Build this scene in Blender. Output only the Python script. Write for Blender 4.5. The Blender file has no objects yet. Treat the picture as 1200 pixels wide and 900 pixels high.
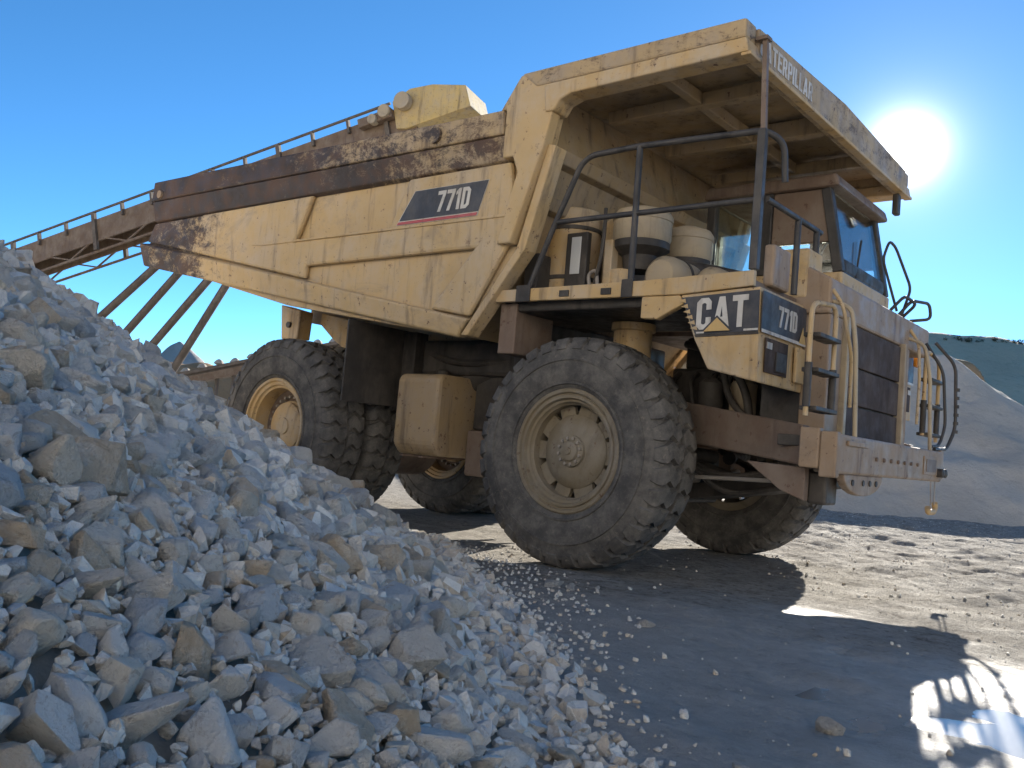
import bpy, math, random
import numpy as np
from mathutils import Vector, Matrix
random.seed(7); rng = np.random.default_rng(11)
S = bpy.context.scene
COL = S.collection
R = math.radians

# ------------------------------------------------------------------ camera, sky, sun, exposure
YAW, PITCH, ROLL = 2.26374834, 0.0668543, 0.0858479
CAM = Vector((4.20654, -7.48884, 0.94036))
f_ = Vector((math.cos(PITCH)*math.cos(YAW), math.cos(PITCH)*math.sin(YAW), math.sin(PITCH)))
r_ = Vector((math.sin(YAW), -math.cos(YAW), 0)); u_ = r_.cross(f_)
rr = math.cos(ROLL)*r_ + math.sin(ROLL)*u_; uu = -math.sin(ROLL)*r_ + math.cos(ROLL)*u_
cd = bpy.data.cameras.new('camera'); cam = bpy.data.objects.new('camera', cd); COL.objects.link(cam)
cam.matrix_world = Matrix(((rr.x, uu.x, -f_.x, CAM.x), (rr.y, uu.y, -f_.y, CAM.y), (rr.z, uu.z, -f_.z, CAM.z), (0, 0, 0, 1)))
cd.sensor_width = 36; cd.lens = 1049.5/1200*36; cd.clip_start = 0.05; cd.clip_end = 6000
S.camera = cam
SUN = Vector((-0.27099, 0.90613, 0.32481)).normalized()
W = bpy.data.worlds.new('World'); S.world = W; W.use_nodes = True
wn = W.node_tree.nodes; wl = W.node_tree.links; wn.clear()
sky = wn.new('ShaderNodeTexSky'); sky.sky_type = 'NISHITA'; sky.sun_disc = False
sky.sun_elevation = math.asin(SUN.z); sky.sun_rotation = math.atan2(SUN.x, SUN.y)
sky.altitude = 2500; sky.air_density = 0.6; sky.dust_density = 0.2; sky.ozone_density = 4.0
bg = wn.new('ShaderNodeBackground'); bg.inputs[1].default_value = 0.061
out = wn.new('ShaderNodeOutputWorld')
hs = wn.new('ShaderNodeHueSaturation'); hs.inputs['Saturation'].default_value = 1.12
wl.new(sky.outputs[0], hs.inputs['Color']); tint = wn.new('ShaderNodeMix'); tint.data_type = 'RGBA'; tint.blend_type = 'MULTIPLY'; tint.inputs[0].default_value = 1; tint.inputs[7].default_value = (1.02, 1.12, .97, 1)
wl.new(hs.outputs[0], tint.inputs[6]); wl.new(tint.outputs[2], bg.inputs[0])
# the sun itself with its aureole, seen directly in the frame
tc = wn.new('ShaderNodeTexCoord'); dot = wn.new('ShaderNodeVectorMath'); dot.operation = 'DOT_PRODUCT'
dot.inputs[1].default_value = SUN; wl.new(tc.outputs['Generated'], dot.inputs[0])
ac = wn.new('ShaderNodeMath'); ac.operation = 'ARCCOSINE'; wl.new(dot.outputs['Value'], ac.inputs[0])
def wmath(op, a_, b_):
    m_ = wn.new('ShaderNodeMath'); m_.operation = op
    for i_, v_ in enumerate((a_, b_)):
        if isinstance(v_, (int, float)): m_.inputs[i_].default_value = v_
        else: wl.new(v_, m_.inputs[i_])
    return m_.outputs[0]
ad = wmath('DIVIDE', 1.7, wmath('ADD', 1.0, wmath('POWER', wmath('DIVIDE', ac.outputs[0], R(1.0)), 3.0)))
bg2 = wn.new('ShaderNodeBackground'); bg2.inputs[0].default_value = (1, .93, .80, 1); wl.new(ad, bg2.inputs[1])
adds = wn.new('ShaderNodeAddShader'); wl.new(bg.outputs[0], adds.inputs[0]); wl.new(bg2.outputs[0], adds.inputs[1])
wl.new(adds.outputs[0], out.inputs[0])
sd = bpy.data.lights.new('sun', 'SUN'); sd.energy = 3.0; sd.angle = R(0.53); sd.color = (1, .93, .82)
so = bpy.data.objects.new('sun', sd); COL.objects.link(so); so.rotation_euler = (-SUN).to_track_quat('-Z', 'Y').to_euler()
S.view_settings.view_transform = 'Standard'; S.view_settings.look = 'None'
S.view_settings.exposure = 2.20; S.view_settings.gamma = 1
S.render.engine = 'CYCLES'
S.cycles.max_bounces = 6; S.cycles.diffuse_bounces = 3; S.cycles.glossy_bounces = 2; S.cycles.transparent_max_bounces = 12

# ------------------------------------------------------------------ material helpers
class NT:
    def __init__(s, name):
        s.m = bpy.data.materials.new(name); s.m.use_nodes = True; s.t = s.m.node_tree
        s.b = s.t.nodes['Principled BSDF']; s.tc = s.t.nodes.new('ShaderNodeTexCoord')
    def n(s, k): return s.t.nodes.new('ShaderNode'+k)
    def l(s, a, b): s.t.links.new(a, b)
    def vec(s, sc=(1, 1, 1), src='Object'):
        m = s.n('Mapping'); m.inputs['Scale'].default_value = sc; s.l(s.tc.outputs[src], m.inputs[0]); return m.outputs[0]
    def noise(s, scale, detail=6, rough=.6, sc=(1, 1, 1), src='Object', dist=0):
        n = s.n('TexNoise'); n.inputs['Scale'].default_value = scale; n.inputs['Detail'].default_value = detail
        n.inputs['Roughness'].default_value = rough; n.inputs['Distortion'].default_value = dist
        s.l(s.vec(sc, src), n.inputs['Vector']); return n.outputs['Fac']
    def ramp(s, f, a, b, lo=0., hi=1.):
        m = s.n('MapRange'); m.interpolation_type = 'SMOOTHSTEP'
        for i, v in ((1, a), (2, b), (3, lo), (4, hi)): m.inputs[i].default_value = v
        s.l(f, m.inputs[0]); return m.outputs[0]
    def math(s, op, a, b=None):
        m = s.n('Math'); m.operation = op; m.use_clamp = (op in ('MULTIPLY', 'ADD'))
        for i, v in enumerate((a, b)):
            if v is None: continue
            if isinstance(v, (int, float)): m.inputs[i].default_value = v
            else: s.l(v, m.inputs[i])
        return m.outputs[0]
    def mix(s, f, a, b):
        m = s.n('Mix'); m.data_type = 'RGBA'
        if isinstance(f, (int, float)): m.inputs[0].default_value = f
        else: s.l(f, m.inputs[0])
        for i, v in ((6, a), (7, b)):
            if isinstance(v, tuple): m.inputs[i].default_value = v+(1,)
            else: s.l(v, m.inputs[i])
        return m.outputs[2]
    def xyz(s, src='Object'):
        x = s.n('SeparateXYZ'); s.l(s.tc.outputs[src], x.inputs[0]); return x.outputs
    def bump(s, h, strength=.3, dist=.01, chain=None):
        b = s.n('Bump'); b.inputs['Strength'].default_value = strength; b.inputs['Distance'].default_value = dist
        s.l(h, b.inputs['Height'])
        if chain is not None: s.l(chain, b.inputs['Normal'])
        return b.outputs[0]
    def done(s, col, rough=.6, metal=0., nrm=None, spec=.4):
        if isinstance(col, tuple): s.b.inputs['Base Color'].default_value = col+(1,)
        else: s.l(col, s.b.inputs['Base Color'])
        if isinstance(rough, (int, float)): s.b.inputs['Roughness'].default_value = rough
        else: s.l(rough, s.b.inputs['Roughness'])
        s.b.inputs['Metallic'].default_value = metal; s.b.inputs['Specular IOR Level'].default_value = spec
        if nrm is not None: s.l(nrm, s.b.inputs['Normal'])
        return s.m

def paint(name, base, dust=(.42, .35, .27), dirt=(.07, .05, .045), dust_amt=.55, stain=None, rough=.55, spots=True):
    t = NT(name)
    c = t.mix(t.ramp(t.noise(1.1, 4), .3, .7), base, tuple(v*.84 for v in base))
    c = t.mix(t.ramp(t.noise(3.0, 7, .7, (1, 1, .7)), .36, .70, .12, dust_amt), c, dust)
    c = t.mix(t.ramp(t.noise(1.7, 7, .75, (1, 1, 1.6), dist=.8), .52, .68, 0, .42), c, tuple(v*.55 for v in dust))
    st = t.ramp(t.noise(5, 6, .65, (1.6, 1.6, .16)), .52, .74, 0, .62)
    c = t.mix(st, c, dirt)
    if spots:
        c = t.mix(t.ramp(t.noise(15, 7, .75), .60, .65, 0, .85), c, (.10, .055, .04))
        c = t.mix(t.ramp(t.noise(5, 7, .8), .62, .67, 0, .7), c, (.15, .08, .05))
    if stain:      # (axis position where wear starts, where it is complete, patchiness)
        x0, x1, amt, floor_ = stain
        X = t.xyz()[0]
        g = t.ramp(X, x0, x1, floor_, 1.0)
        p = t.ramp(t.noise(5.5, 9, .88, (.7, .7, 1.1), dist=.3), .34, .70)
        f = t.ramp(t.math('ADD', t.math('MULTIPLY', g, .62), t.math('MULTIPLY', p, .60)), amt-.06, amt+.30, 0, .95)
        c = t.mix(f, c, t.mix(t.ramp(t.noise(4, 6), .4, .65), (.030, .023, .027), (.085, .050, .040)))
    nrm = t.bump(t.noise(60, 6, .7), .12, .006, t.bump(t.noise(3.5, 3), .22, .025))
    return t.done(c, t.ramp(t.noise(8, 5), .3, .7, rough-.12, rough+.2), 0, nrm, .35)

YEL = (.58, .38, .155)
M = {}
M['yellow'] = paint('yellow_paint', YEL, dust=(.48, .41, .32), dust_amt=.8)
M['body'] = paint('body_paint', (.59, .405, .185), dust=(.50, .415, .315), dust_amt=.65, stain=(-4.3, -6.0, .58, 0.0))
M['rail'] = paint('body_rail_paint', (.50, .36, .19), dust=(.36, .29, .22), dust_amt=.85, stain=(-.8, -4.2, .48, .34))
M['canopyedge'] = paint('canopy_edge_paint', (.50, .36, .19), dust=(.34, .28, .22), dust_amt=.85, stain=(-10, -11, .52, .34))
M['railstrip'] = paint('body_rail_strip_paint', (.50, .36, .19), dust=(.36, .29, .22), dust_amt=.85, stain=(-.9, -3.6, .44, .48))
M['brown'] = paint('dull_chassis_paint', (.17, .115, .085), dust=(.24, .195, .16), dust_amt=.7)
M['bumper'] = paint('worn_shaded_paint', (.34, .235, .145), dust=(.33, .26, .205), dust_amt=.9, dirt=(.10, .055, .04))  # worn front paint, its brown deepened to hold the nose's backlit shade
M['dull_yellow'] = paint('dull_yellow_paint', (.40, .285, .15), dust=(.33, .265, .20), dust_amt=.85, dirt=(.06, .045, .04))  # darker, browner yellow for canopy underside, front wall, tank and floor beams
M['cream'] = paint('pale_dusty_paint', (.47, .375, .24), dust=(.38, .32, .25), dust_amt=.8, spots=False)
M['wheel'] = paint('wheel_paint', (.22, .175, .11), dust=(.27, .24, .195), dust_amt=.9)
M['dark'] = paint('greasy_black_steel', (.030, .028, .028), dust=(.15, .13, .11), dust_amt=.55, dirt=(.01, .01, .01), spots=False)
M['railing'] = paint('black_handrail_paint', (.028, .030, .036), dust=(.16, .14, .12), dust_amt=.4, dirt=(.01, .01, .01), rough=.5, spots=False)
M['grille'] = paint('radiator_steel', (.05, .036, .034), dust=(.14, .11, .095), dust_amt=.6, dirt=(.02, .015, .015), rough=.85, spots=False)
M['steel'] = paint('bare_steel', (.30, .28, .26), dust_amt=.4, spots=False, rough=.4)
M['chrome'] = NT('polished_rod').done((.6, .6, .6), .18, 1.0)
M['navy'] = paint('navy_decal', (.022, .032, .055), dust=(.17, .155, .14), dust_amt=.5, dirt=(.02, .02, .02), rough=.45, spots=False)
M['white'] = paint('white_lettering', (.70, .69, .66), dust=(.46, .40, .33), dust_amt=.75, rough=.45, spots=False)
M['red'] = paint('red_stripe', (.50, .07, .09), dust=(.45, .25, .22), dust_amt=.4, spots=False)
M['decalyellow'] = paint('decal_yellow', (.66, .44, .16), dust_amt=.5, spots=False)
M['amber'] = NT('amber_lens').done((.75, .30, .04), .25)
M['lens'] = NT('lamp_lens').done((.55, .56, .56), .15, .0, None, .6)
t = NT('window_glass')
tr = t.n('BsdfTransparent'); tr.inputs[0].default_value = (.95, .985, .965, 1); gl = t.n('BsdfGlossy'); gl.inputs['Roughness'].default_value = .04
fr = t.n('LayerWeight'); fr.inputs[0].default_value = .25; ms = t.n('MixShader')
t.l(t.math('ADD', t.math('MULTIPLY', fr.outputs['Fresnel'], .45), t.ramp(t.noise(9, 6), .45, .75, .02, .10)), ms.inputs[0])
t.l(tr.outputs[0], ms.inputs[1]); t.l(gl.outputs[0], ms.inputs[2]); t.l(ms.outputs[0], t.t.nodes['Material Output'].inputs[0]); M['glass'] = t.m
# tyre rubber with dried mud
t = NT('tyre_rubber')
c = t.mix(t.ramp(t.noise(3, 5), .3, .7), (.035, .035, .038), (.065, .064, .064))
c = t.mix(t.ramp(t.noise(5, 9, .75), .36, .70, .15, .8), c, (.21, .195, .175))
c = t.mix(t.ramp(t.noise(24, 8, .8), .55, .7, 0, .5), c, (.30, .26, .21))
M['tyre'] = t.done(c, .85, 0, t.bump(t.noise(45, 6, .7), .35, .01), .25)
# limestone
def limestone(name, per_island):
    t = NT(name)
    if per_island:
        rnd = t.n('NewGeometry').outputs['Random Per Island']; w = t.n('TexWhiteNoise'); w.noise_dimensions = '1D'; t.l(rnd, w.inputs['W']); w = w.outputs['Value']
        c = t.mix(rnd, (.72, .67, .59), (.90, .86, .78))
        c = t.mix(t.ramp(w, .70, .90, 0, .75), c, (.60, .48, .35)); c = t.mix(t.ramp(w, .28, .10, 0, .7), c, (.52, .53, .54))
        k = 1.
    else:
        c = t.n('ObjectInfo').outputs['Color']; k = .09
    c = t.mix(t.ramp(t.noise(20*k, 6, .7), .45, .70, 0, .55), c, (.87, .83, .75))
    c = t.mix(t.ramp(t.noise(16*k, 6, .75, dist=.8), .54, .66, 0, .5), c, (.44, .335, .235))
    c = t.mix(t.ramp(t.noise(95*k, 5, .8), .58, .72, 0, .35), c, (.32, .30, .28))
    h = t.bump(t.noise(110*k, 6, .75), .7, .012 if per_island else .05, t.bump(t.noise(30*k, 5, .6, dist=1.0), .7, .03 if per_island else .2))
    return t.done(c, .9, 0, h, .25)
M['rock'] = limestone('limestone', False); M['rubble'] = limestone('limestone_rubble', True)
# ground: trampled limestone fines, damp in patches, a wet film near the puddle
t = NT('quarry_floor')
n1 = t.noise(.55, 6, .62, dist=.4); n2 = t.noise(4.5, 8, .78); n3 = t.noise(30, 6, .8); n4 = t.noise(1.3, 7, .7, (1, 2.2, 1))
dv = t.n('VectorMath'); dv.operation = 'DISTANCE'; t.l(t.tc.outputs['Object'], dv.inputs[0]); dv.inputs[1].default_value = (2.5, -4.0, 0)
wet = t.ramp(t.math('ADD', t.math('MULTIPLY', dv.outputs['Value'], .16), t.math('MULTIPLY', n1, .75)), .88, .56)
dry = t.math('SUBTRACT', 1.0, wet)
c = t.mix(t.ramp(n2, .36, .64), (.34, .31, .265), (.57, .53, .465))
c = t.mix(t.ramp(n4, .42, .62, 0, .5), c, (.42, .385, .335))
c = t.mix(t.math('MULTIPLY', dry, t.ramp(n3, .56, .68, 0, .7)), c, (.60, .57, .52))
c = t.mix(t.math('MULTIPLY', dry, t.ramp(n3, .46, .37, 0, .7)), c, (.17, .155, .135))
c = t.mix(t.math('MULTIPLY', wet, .55), c, (.40, .385, .355))
vo = t.n('TexVoronoi'); vo.inputs['Scale'].default_value = 24; t.l(t.vec(), vo.inputs['Vector'])
rg_ = t.ramp(wet, 0, 1, 1.0, .45); n5 = t.noise(13, 6, .75)
c = t.mix(t.math('MULTIPLY', t.ramp(n5, .47, .36, 0, .75), t.ramp(wet, 0, 1, 1, .35)), c, (.16, .145, .125))
c = t.mix(t.math('MULTIPLY', t.ramp(n5, .56, .66, 0, .6), t.ramp(wet, 0, 1, 1, .5)), c, (.60, .565, .51))
hb = t.bump(t.math('MULTIPLY', n3, rg_), .8, .04, t.bump(t.math('MULTIPLY', vo.outputs['Distance'], rg_), .5, .012, t.bump(t.math('MULTIPLY', n5, rg_), .8, .06, t.bump(t.math('MULTIPLY', n2, rg_), .8, .12))))
t.l(t.ramp(wet, 0, 1, .05, .22), t.b.inputs['Specular IOR Level'])
M['ground'] = t.done(c, t.math('ADD', t.ramp(wet, 0, 1, .90, .44), t.ramp(n4, .35, .65, -.12, .16)), 0, hb, .3)
t = NT('puddle_water')
M['water'] = t.done((.22, .21, .19), .17, 0, t.bump(t.noise(7, 4), .10, .01), .35)
def earth(name, a, b, c3, sc=.12, streak=(1, 1, 1), bs=.5):
    t = NT(name)
    c = t.mix(t.ramp(t.noise(sc, 8, .65, streak), .35, .65), a, b)
    c = t.mix(t.ramp(t.noise(sc*9, 9, .75), .5, .7, 0, .6), c, c3)
    return t.done(c, .95, 0, t.bump(t.noise(sc*14, 9, .75), .6, bs), .15)
M['fines'] = earth('limestone_fines', (.55, .49, .41), (.42, .37, .30), (.66, .60, .51), 5.0, bs=.05)
M['stockpile'] = earth('crushed_stone', (.50, .44, .36), (.58, .51, .42), (.38, .33, .27), .35, bs=.12)
M['hill'] = earth('scrub_hill', (.58, .43, .29), (.66, .50, .34), (.36, .29, .19), .06, bs=1.2)
M['hillfar'] = earth('pale_mountain', (.40, .37, .34), (.32, .30, .27), (.24, .24, .21), .03, bs=2)
M['bounce_face'] = earth('bounce_bench_face', (.70, .66, .59), (.64, .59, .52), (.52, .47, .40), .10, (1, 1, 2.5), bs=.8)  # kept pale so the added benches throw more sun back
M['ochre'] = earth('ochre_soil', (.34, .21, .11), (.38, .25, .14), (.27, .17, .10), .3, bs=.2)
t = NT('leaf'); M['leaf'] = t.done(t.mix(t.n('NewGeometry').outputs['Random Per Island'], (.045, .045, .028), (.09, .085, .05)), .8)
M['bark'] = NT('bark').done((.09, .065, .045), .9)

# ------------------------------------------------------------------ mesh helpers
def tag(o, label=None, cat=None, group=None, kind=None):
    for k, v in (('label', label), ('category', cat), ('group', group), ('kind', kind)):
        if v: o[k] = v
    return o
def empty(name, loc=(0, 0, 0)):
    o = bpy.data.objects.new(name, None); o.location = loc; o.empty_display_size = .3; COL.objects.link(o); return o
class MB:
    def __init__(s): s.v = []; s.f = []
    def add(s, v, f):
        k = len(s.v); s.v += [tuple(map(float, p)) for p in v]; s.f += [tuple(i+k for i in q) for q in f]; return s
    def box(s, x0, x1, y0, y1, z0, z1):
        x0, x1 = sorted((x0, x1)); y0, y1 = sorted((y0, y1)); z0, z1 = sorted((z0, z1))
        return s.add([(x0, y0, z0), (x1, y0, z0), (x1, y1, z0), (x0, y1, z0), (x0, y0, z1), (x1, y0, z1), (x1, y1, z1), (x0, y1, z1)],
                     [(0, 3, 2, 1), (4, 5, 6, 7), (0, 1, 5, 4), (1, 2, 6, 5), (2, 3, 7, 6), (3, 0, 4, 7)])
    def loft(s, A, B):       # two outlines with equal point count -> closed solid
        n = len(A); return s.add(list(A)+list(B), [tuple(range(n-1, -1, -1)), tuple(range(n, 2*n))]+[(i, (i+1) % n, n+(i+1) % n, n+i) for i in range(n)])
    def prism(s, P, ax, a, b):   # polygon in the two other axes, extruded along ax
        def up(p, w): q = list(p); q.insert(ax, w); return q
        area = sum(P[i][0]*P[(i+1) % len(P)][1]-P[(i+1) % len(P)][0]*P[i][1] for i in range(len(P)))
        if (area < 0) != (ax == 1): P = P[::-1]
        a, b = min(a, b), max(a, b)
        return s.loft([up(p, a) for p in P], [up(p, b) for p in P])
    def beam(s, p, q, w, h, up=(0, 0, 1)):
        p, q = Vector(p), Vector(q); d = (q-p).normalized(); r = d.cross(Vector(up))
        r = (r if r.length > 1e-4 else d.cross(Vector((1, 0, 0)))).normalized(); u = r.cross(d)
        o = [r*(-w/2)-u*(h/2), r*(w/2)-u*(h/2), r*(w/2)+u*(h/2), r*(-w/2)+u*(h/2)]
        return s.loft([p+k for k in o][::-1], [q+k for k in o][::-1])
    def tube(s, pts, r, n=10, cap=True):
        pts = [Vector(p) for p in pts]; k0 = len(s.v); prev = None
        for i, p in enumerate(pts):
            d = (pts[min(i+1, len(pts)-1)]-pts[max(i-1, 0)]).normalized()
            if prev is None: a = d.cross(Vector((0, 0, 1))); a = a if a.length > .05 else d.cross(Vector((1, 0, 0)))
            else: a = prev-d*prev.dot(d)
            a.normalize(); prev = a; b = d.cross(a); ri = r[i] if isinstance(r, (list, tuple)) else r
            s.v += [tuple(p+(a*math.cos(2*math.pi*j/n)+b*math.sin(2*math.pi*j/n))*ri) for j in range(n)]
        for i in range(len(pts)-1):
            for j in range(n): s.f.append((k0+i*n+j, k0+i*n+(j+1) % n, k0+(i+1)*n+(j+1) % n, k0+(i+1)*n+j))
        if cap: s.f.append(tuple(k0+j for j in range(n-1, -1, -1))); s.f.append(tuple(k0+(len(pts)-1)*n+j for j in range(n)))
        return s
    def lathe(s, prof, o=(0, 0, 0), ax=1, n=40, closed=False):   # prof: (radius, along)
        k0 = len(s.v); o = list(o)
        for (r, a) in prof:
            for j in range(n):
                c, d = r*math.cos(2*math.pi*j/n), r*math.sin(2*math.pi*j/n)
                p = [c, d]; p.insert(ax, a); s.v.append((p[0]+o[0], p[1]+o[1], p[2]+o[2]))
        m = len(prof)
        for i in range(m if closed else m-1):
            i2 = (i+1) % m
            for j in range(n): s.f.append((k0+i*n+j, k0+i*n+(j+1) % n, k0+i2*n+(j+1) % n, k0+i2*n+j))
        if not closed: s.f.append(tuple(k0+j for j in range(n-1, -1, -1))); s.f.append(tuple(k0+(m-1)*n+j for j in range(n)))
        return s
    def build(s, name, m, parent=None, bevel=0, smooth=False, loc=None):
        me = bpy.data.meshes.new(name); me.from_pydata(s.v, [], s.f); me.validate(); me.update()
        import bmesh
        bm = bmesh.new(); bm.from_mesh(me); bmesh.ops.recalc_face_normals(bm, faces=bm.faces); bm.to_mesh(me); bm.free()
        me.materials.append(M[m])
        o = bpy.data.objects.new(name, me); COL.objects.link(o)
        if parent is not None: o.parent = parent
        if loc: o.location = loc
        if smooth:
            me.polygons.foreach_set('use_smooth', [True]*len(me.polygons))
            try: me.set_sharp_from_angle(angle=R(38))
            except Exception: pass
        if bevel:
            b = o.modifiers.new('bevel', 'BEVEL'); b.width = bevel; b.segments = 2; b.limit_method = 'ANGLE'; b.angle_limit = R(35)
        return o
def arc(pts, rad=.08, n=5):      # round the corners of a polyline
    P = [Vector(p) for p in pts]; o = [P[0]]
    for i in range(1, len(P)-1):
        a = (P[i-1]-P[i]); b = (P[i+1]-P[i]); q = min(rad, a.length*.45, b.length*.45)
        A = P[i]+a.normalized()*q; B = P[i]+b.normalized()*q
        for k in range(n+1):
            w = k/n; o.append(A*(1-w)**2+P[i]*2*w*(1-w)+B*w*w)
    return o+[P[-1]]
GL = {'7': ([(0, 1), (.56, 1), (.56, .84), (.33, 0), (.12, 0), (.35, .82), (0, .82)], None), '1': ([(.13, 0), (.34, 0), (.34, 1), (.18, 1), (0, .86), (0, .70), (.13, .76)], None),
 'D': ([(0, 0), (.38, 0), (.56, .15), (.56, .85), (.38, 1), (0, 1)], [(.2, .17), (.2, .83), (.31, .83), (.36, .77), (.36, .23), (.31, .17)]),
 'C': ([(.15, 0), (.45, 0), (.58, .13), (.58, .38), (.38, .38), (.38, .2), (.33, .16), (.25, .16), (.2, .2), (.2, .8), (.25, .84), (.33, .84), (.38, .8), (.38, .62), (.58, .62), (.58, .87), (.45, 1), (.15, 1), (0, .87), (0, .13)], None),
 'A': ([(0, 0), (.2, 0), (.24, .2), (.40, .2), (.44, 0), (.64, 0), (.43, 1), (.21, 1)], [(.27, .36), (.32, .72), (.37, .36)]),
 'T': ([(.2, 0), (.4, 0), (.4, .82), (.6, .82), (.6, 1), (0, 1), (0, .82), (.2, .82)], None),
 'E': ([(0, 0), (.5, 0), (.5, .17), (.2, .17), (.2, .42), (.45, .42), (.45, .58), (.2, .58), (.2, .83), (.5, .83), (.5, 1), (0, 1)], None),
 'P': ([(0, 0), (.2, 0), (.2, .38), (.42, .38), (.55, .5), (.55, .88), (.42, 1), (0, 1)], [(.2, .54), (.2, .84), (.35, .84), (.35, .54)]),
 'R': ([(0, 0), (.2, 0), (.2, .38), (.27, .38), (.38, 0), (.58, 0), (.45, .42), (.55, .52), (.55, .88), (.42, 1), (0, 1)], [(.21, .54), (.21, .84), (.35, .84), (.35, .54)]),
 'I': ([(0, 0), (.2, 0), (.2, 1), (0, 1)], None), 'L': ([(0, 0), (.48, 0), (.48, .17), (.2, .17), (.2, 1), (0, 1)], None)}
def text(name, s_, m, parent, origin, xdir, ydir, height, width, bold=0, shear=0):
    o_ = Vector(origin); xd = Vector(xdir).normalized(); yd = Vector(ydir).normalized(); zd = xd.cross(yd)
    tot = sum(max(p[0] for p in GL[k][0])+.09 for k in s_)-.09; cx = 0; mb = MB()
    for k in s_:
        P, H = GL[k]
        if H:      # cut the counter into the outline through a seam
            i, j = min(((a, b) for a in range(len(P)) for b in range(len(H))), key=lambda t: (P[t[0]][0]-H[t[1]][0])**2+(P[t[0]][1]-H[t[1]][1])**2)
            P = P[:i+1]+H[j:]+H[:j+1]+P[i:]
        q = [o_+xd*((cx+p[0])/tot*width+shear*p[1]*height)+yd*(p[1]*height) for p in P]
        mb.loft([v for v in q][::-1], [v+zd*.003 for v in q][::-1]); cx += max(p[0] for p in P)+.09
    return mb.build(name, m, parent)
# value noise for terrain and stones
_T = rng.random((64, 64, 64)).astype(np.float32)
def vnoise(p):
    i = np.floor(p).astype(int); f = p-i; f = f*f*(3-2*f); o = 0
    for dx in (0, 1):
        for dy in (0, 1):
            for dz in (0, 1):
                w = np.where(dx, f[:, 0], 1-f[:, 0])*np.where(dy, f[:, 1], 1-f[:, 1])*np.where(dz, f[:, 2], 1-f[:, 2])
                o = o+w*_T[(i[:, 0]+dx) & 63, (i[:, 1]+dy) & 63, (i[:, 2]+dz) & 63]
    return o
def fbm(p, oct=5, g=.5):
    o = 0; a = 1; s = 0
    for k in range(oct): o = o+a*(vnoise(p*2**k+17.3*k)-.5); s += a; a *= g
    return o/s
def fbm2(x, y, sc, oct=5, z=0.):
    return fbm(np.stack([x*sc, y*sc, np.full_like(x, z+3.1)], 1)+100, oct)
def npmesh(name, v, f, m, smooth=True, parent=None, sharp=0):
    me = bpy.data.meshes.new(name); v = np.asarray(v, np.float32); f = np.asarray(f, np.int32)
    me.vertices.add(len(v)); me.vertices.foreach_set('co', v.ravel())
    k = f.shape[1]; me.loops.add(f.size); me.loops.foreach_set('vertex_index', f.ravel())
    me.polygons.add(len(f)); me.polygons.foreach_set('loop_start', np.arange(0, f.size, k)); me.polygons.foreach_set('loop_total', np.full(len(f), k))
    if smooth: me.polygons.foreach_set('use_smooth', np.ones(len(f), bool))
    me.update(calc_edges=True); me.validate(); me.materials.append(M[m])
    if sharp: me.set_sharp_from_angle(angle=R(sharp))
    o = bpy.data.objects.new(name, me); COL.objects.link(o)
    if parent: o.parent = parent
    return o
def gridfaces(nx, ny):
    i = np.arange(nx-1)[:, None]*ny+np.arange(ny-1)[None]; i = i.ravel()
    return np.stack([i, i+ny, i+ny+1, i+1], 1)
def ray(px, py):     # direction through a photograph pixel: used to survey the place from the photograph
    return (rr*((px-600)/1049.5)+uu*((450-py)/1049.5)+f_)
def at(px, py, depth): return CAM+ray(px, py)*depth
FWD = np.array((math.cos(YAW), math.sin(YAW))); RGT = np.array((math.sin(YAW), -math.cos(YAW))); C0 = np.array((CAM.x, CAM.y))
def uv2xy(u, v): return C0[0]+RGT[0]*u+FWD[0]*v, C0[1]+RGT[1]*u+FWD[1]*v
def xy2uv(x, y): return (x-C0[0])*RGT[0]+(y-C0[1])*RGT[1], (x-C0[0])*FWD[0]+(y-C0[1])*FWD[1]

# ------------------------------------------------------------------ ground
def lines(c, core, step, far):
    a = list(np.arange(c-core, c+core+1e-6, step)); s = step; x = a[-1]; y = a[0]; hi = []; lo = []
    while x < far: s *= 1.16; x += s; hi.append(x)
    s = step
    while y > -far: s *= 1.16; y -= s; lo.append(y)
    return np.array(lo[::-1]+a+hi)
gx = lines(1.8, 6.3, .055, 1500); gy = lines(3.5, 11.5, .058, 1500)
X, Y = np.meshgrid(gx, gy, indexing='ij'); xf, yf = X.ravel(), Y.ravel()
PUD = np.array((3.55, -3.45))
def ground_z(x, y):
    z = .05*fbm2(x, y, .5, 4)+.035*fbm2(x, y, 2.3, 4, 9)+.018*fbm2(x, y, 7, 4, 5)+.05*np.abs(fbm2(x*.55+y*.25, y*1.6, 1.1, 3, 41))
    w = np.clip((y+1.5+.6*(x-2))/3.5, 0, 1); z = z+w*(.12*fbm2(x, y, 4.2, 5, 51)+.08*fbm2(x*.5+y*.2, y*2.0, 1.5, 3, 61))
    d = np.hypot((x-PUD[0])*.75-(y-PUD[1])*.5, (x-PUD[0])*.45+(y-PUD[1])*.75)
    e_ = np.exp(-(d/1.30)**2); z = z-.056*e_+e_*.055*fbm2(x, y, 2.6, 5, 77)
    r = np.hypot(x, y); z = z*np.clip(1-(r-40)/60, 0.15, 1)
    return z
gz = ground_z(xf, yf)
for (wx, wy) in ((0, -1.45), (0, 1.45), (-3.71, -1.58), (-3.71, 1.58), (-3.71, -.97), (-3.71, .97)):   # tyres stand flat
    w = np.exp(-(np.hypot(xf-wx, yf-wy)/.45)**2); gz = gz*(1-w)
tag(npmesh('ground', np.stack([xf, yf, gz], 1), gridfaces(len(gx), len(gy)), 'ground'), kind='structure')
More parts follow.
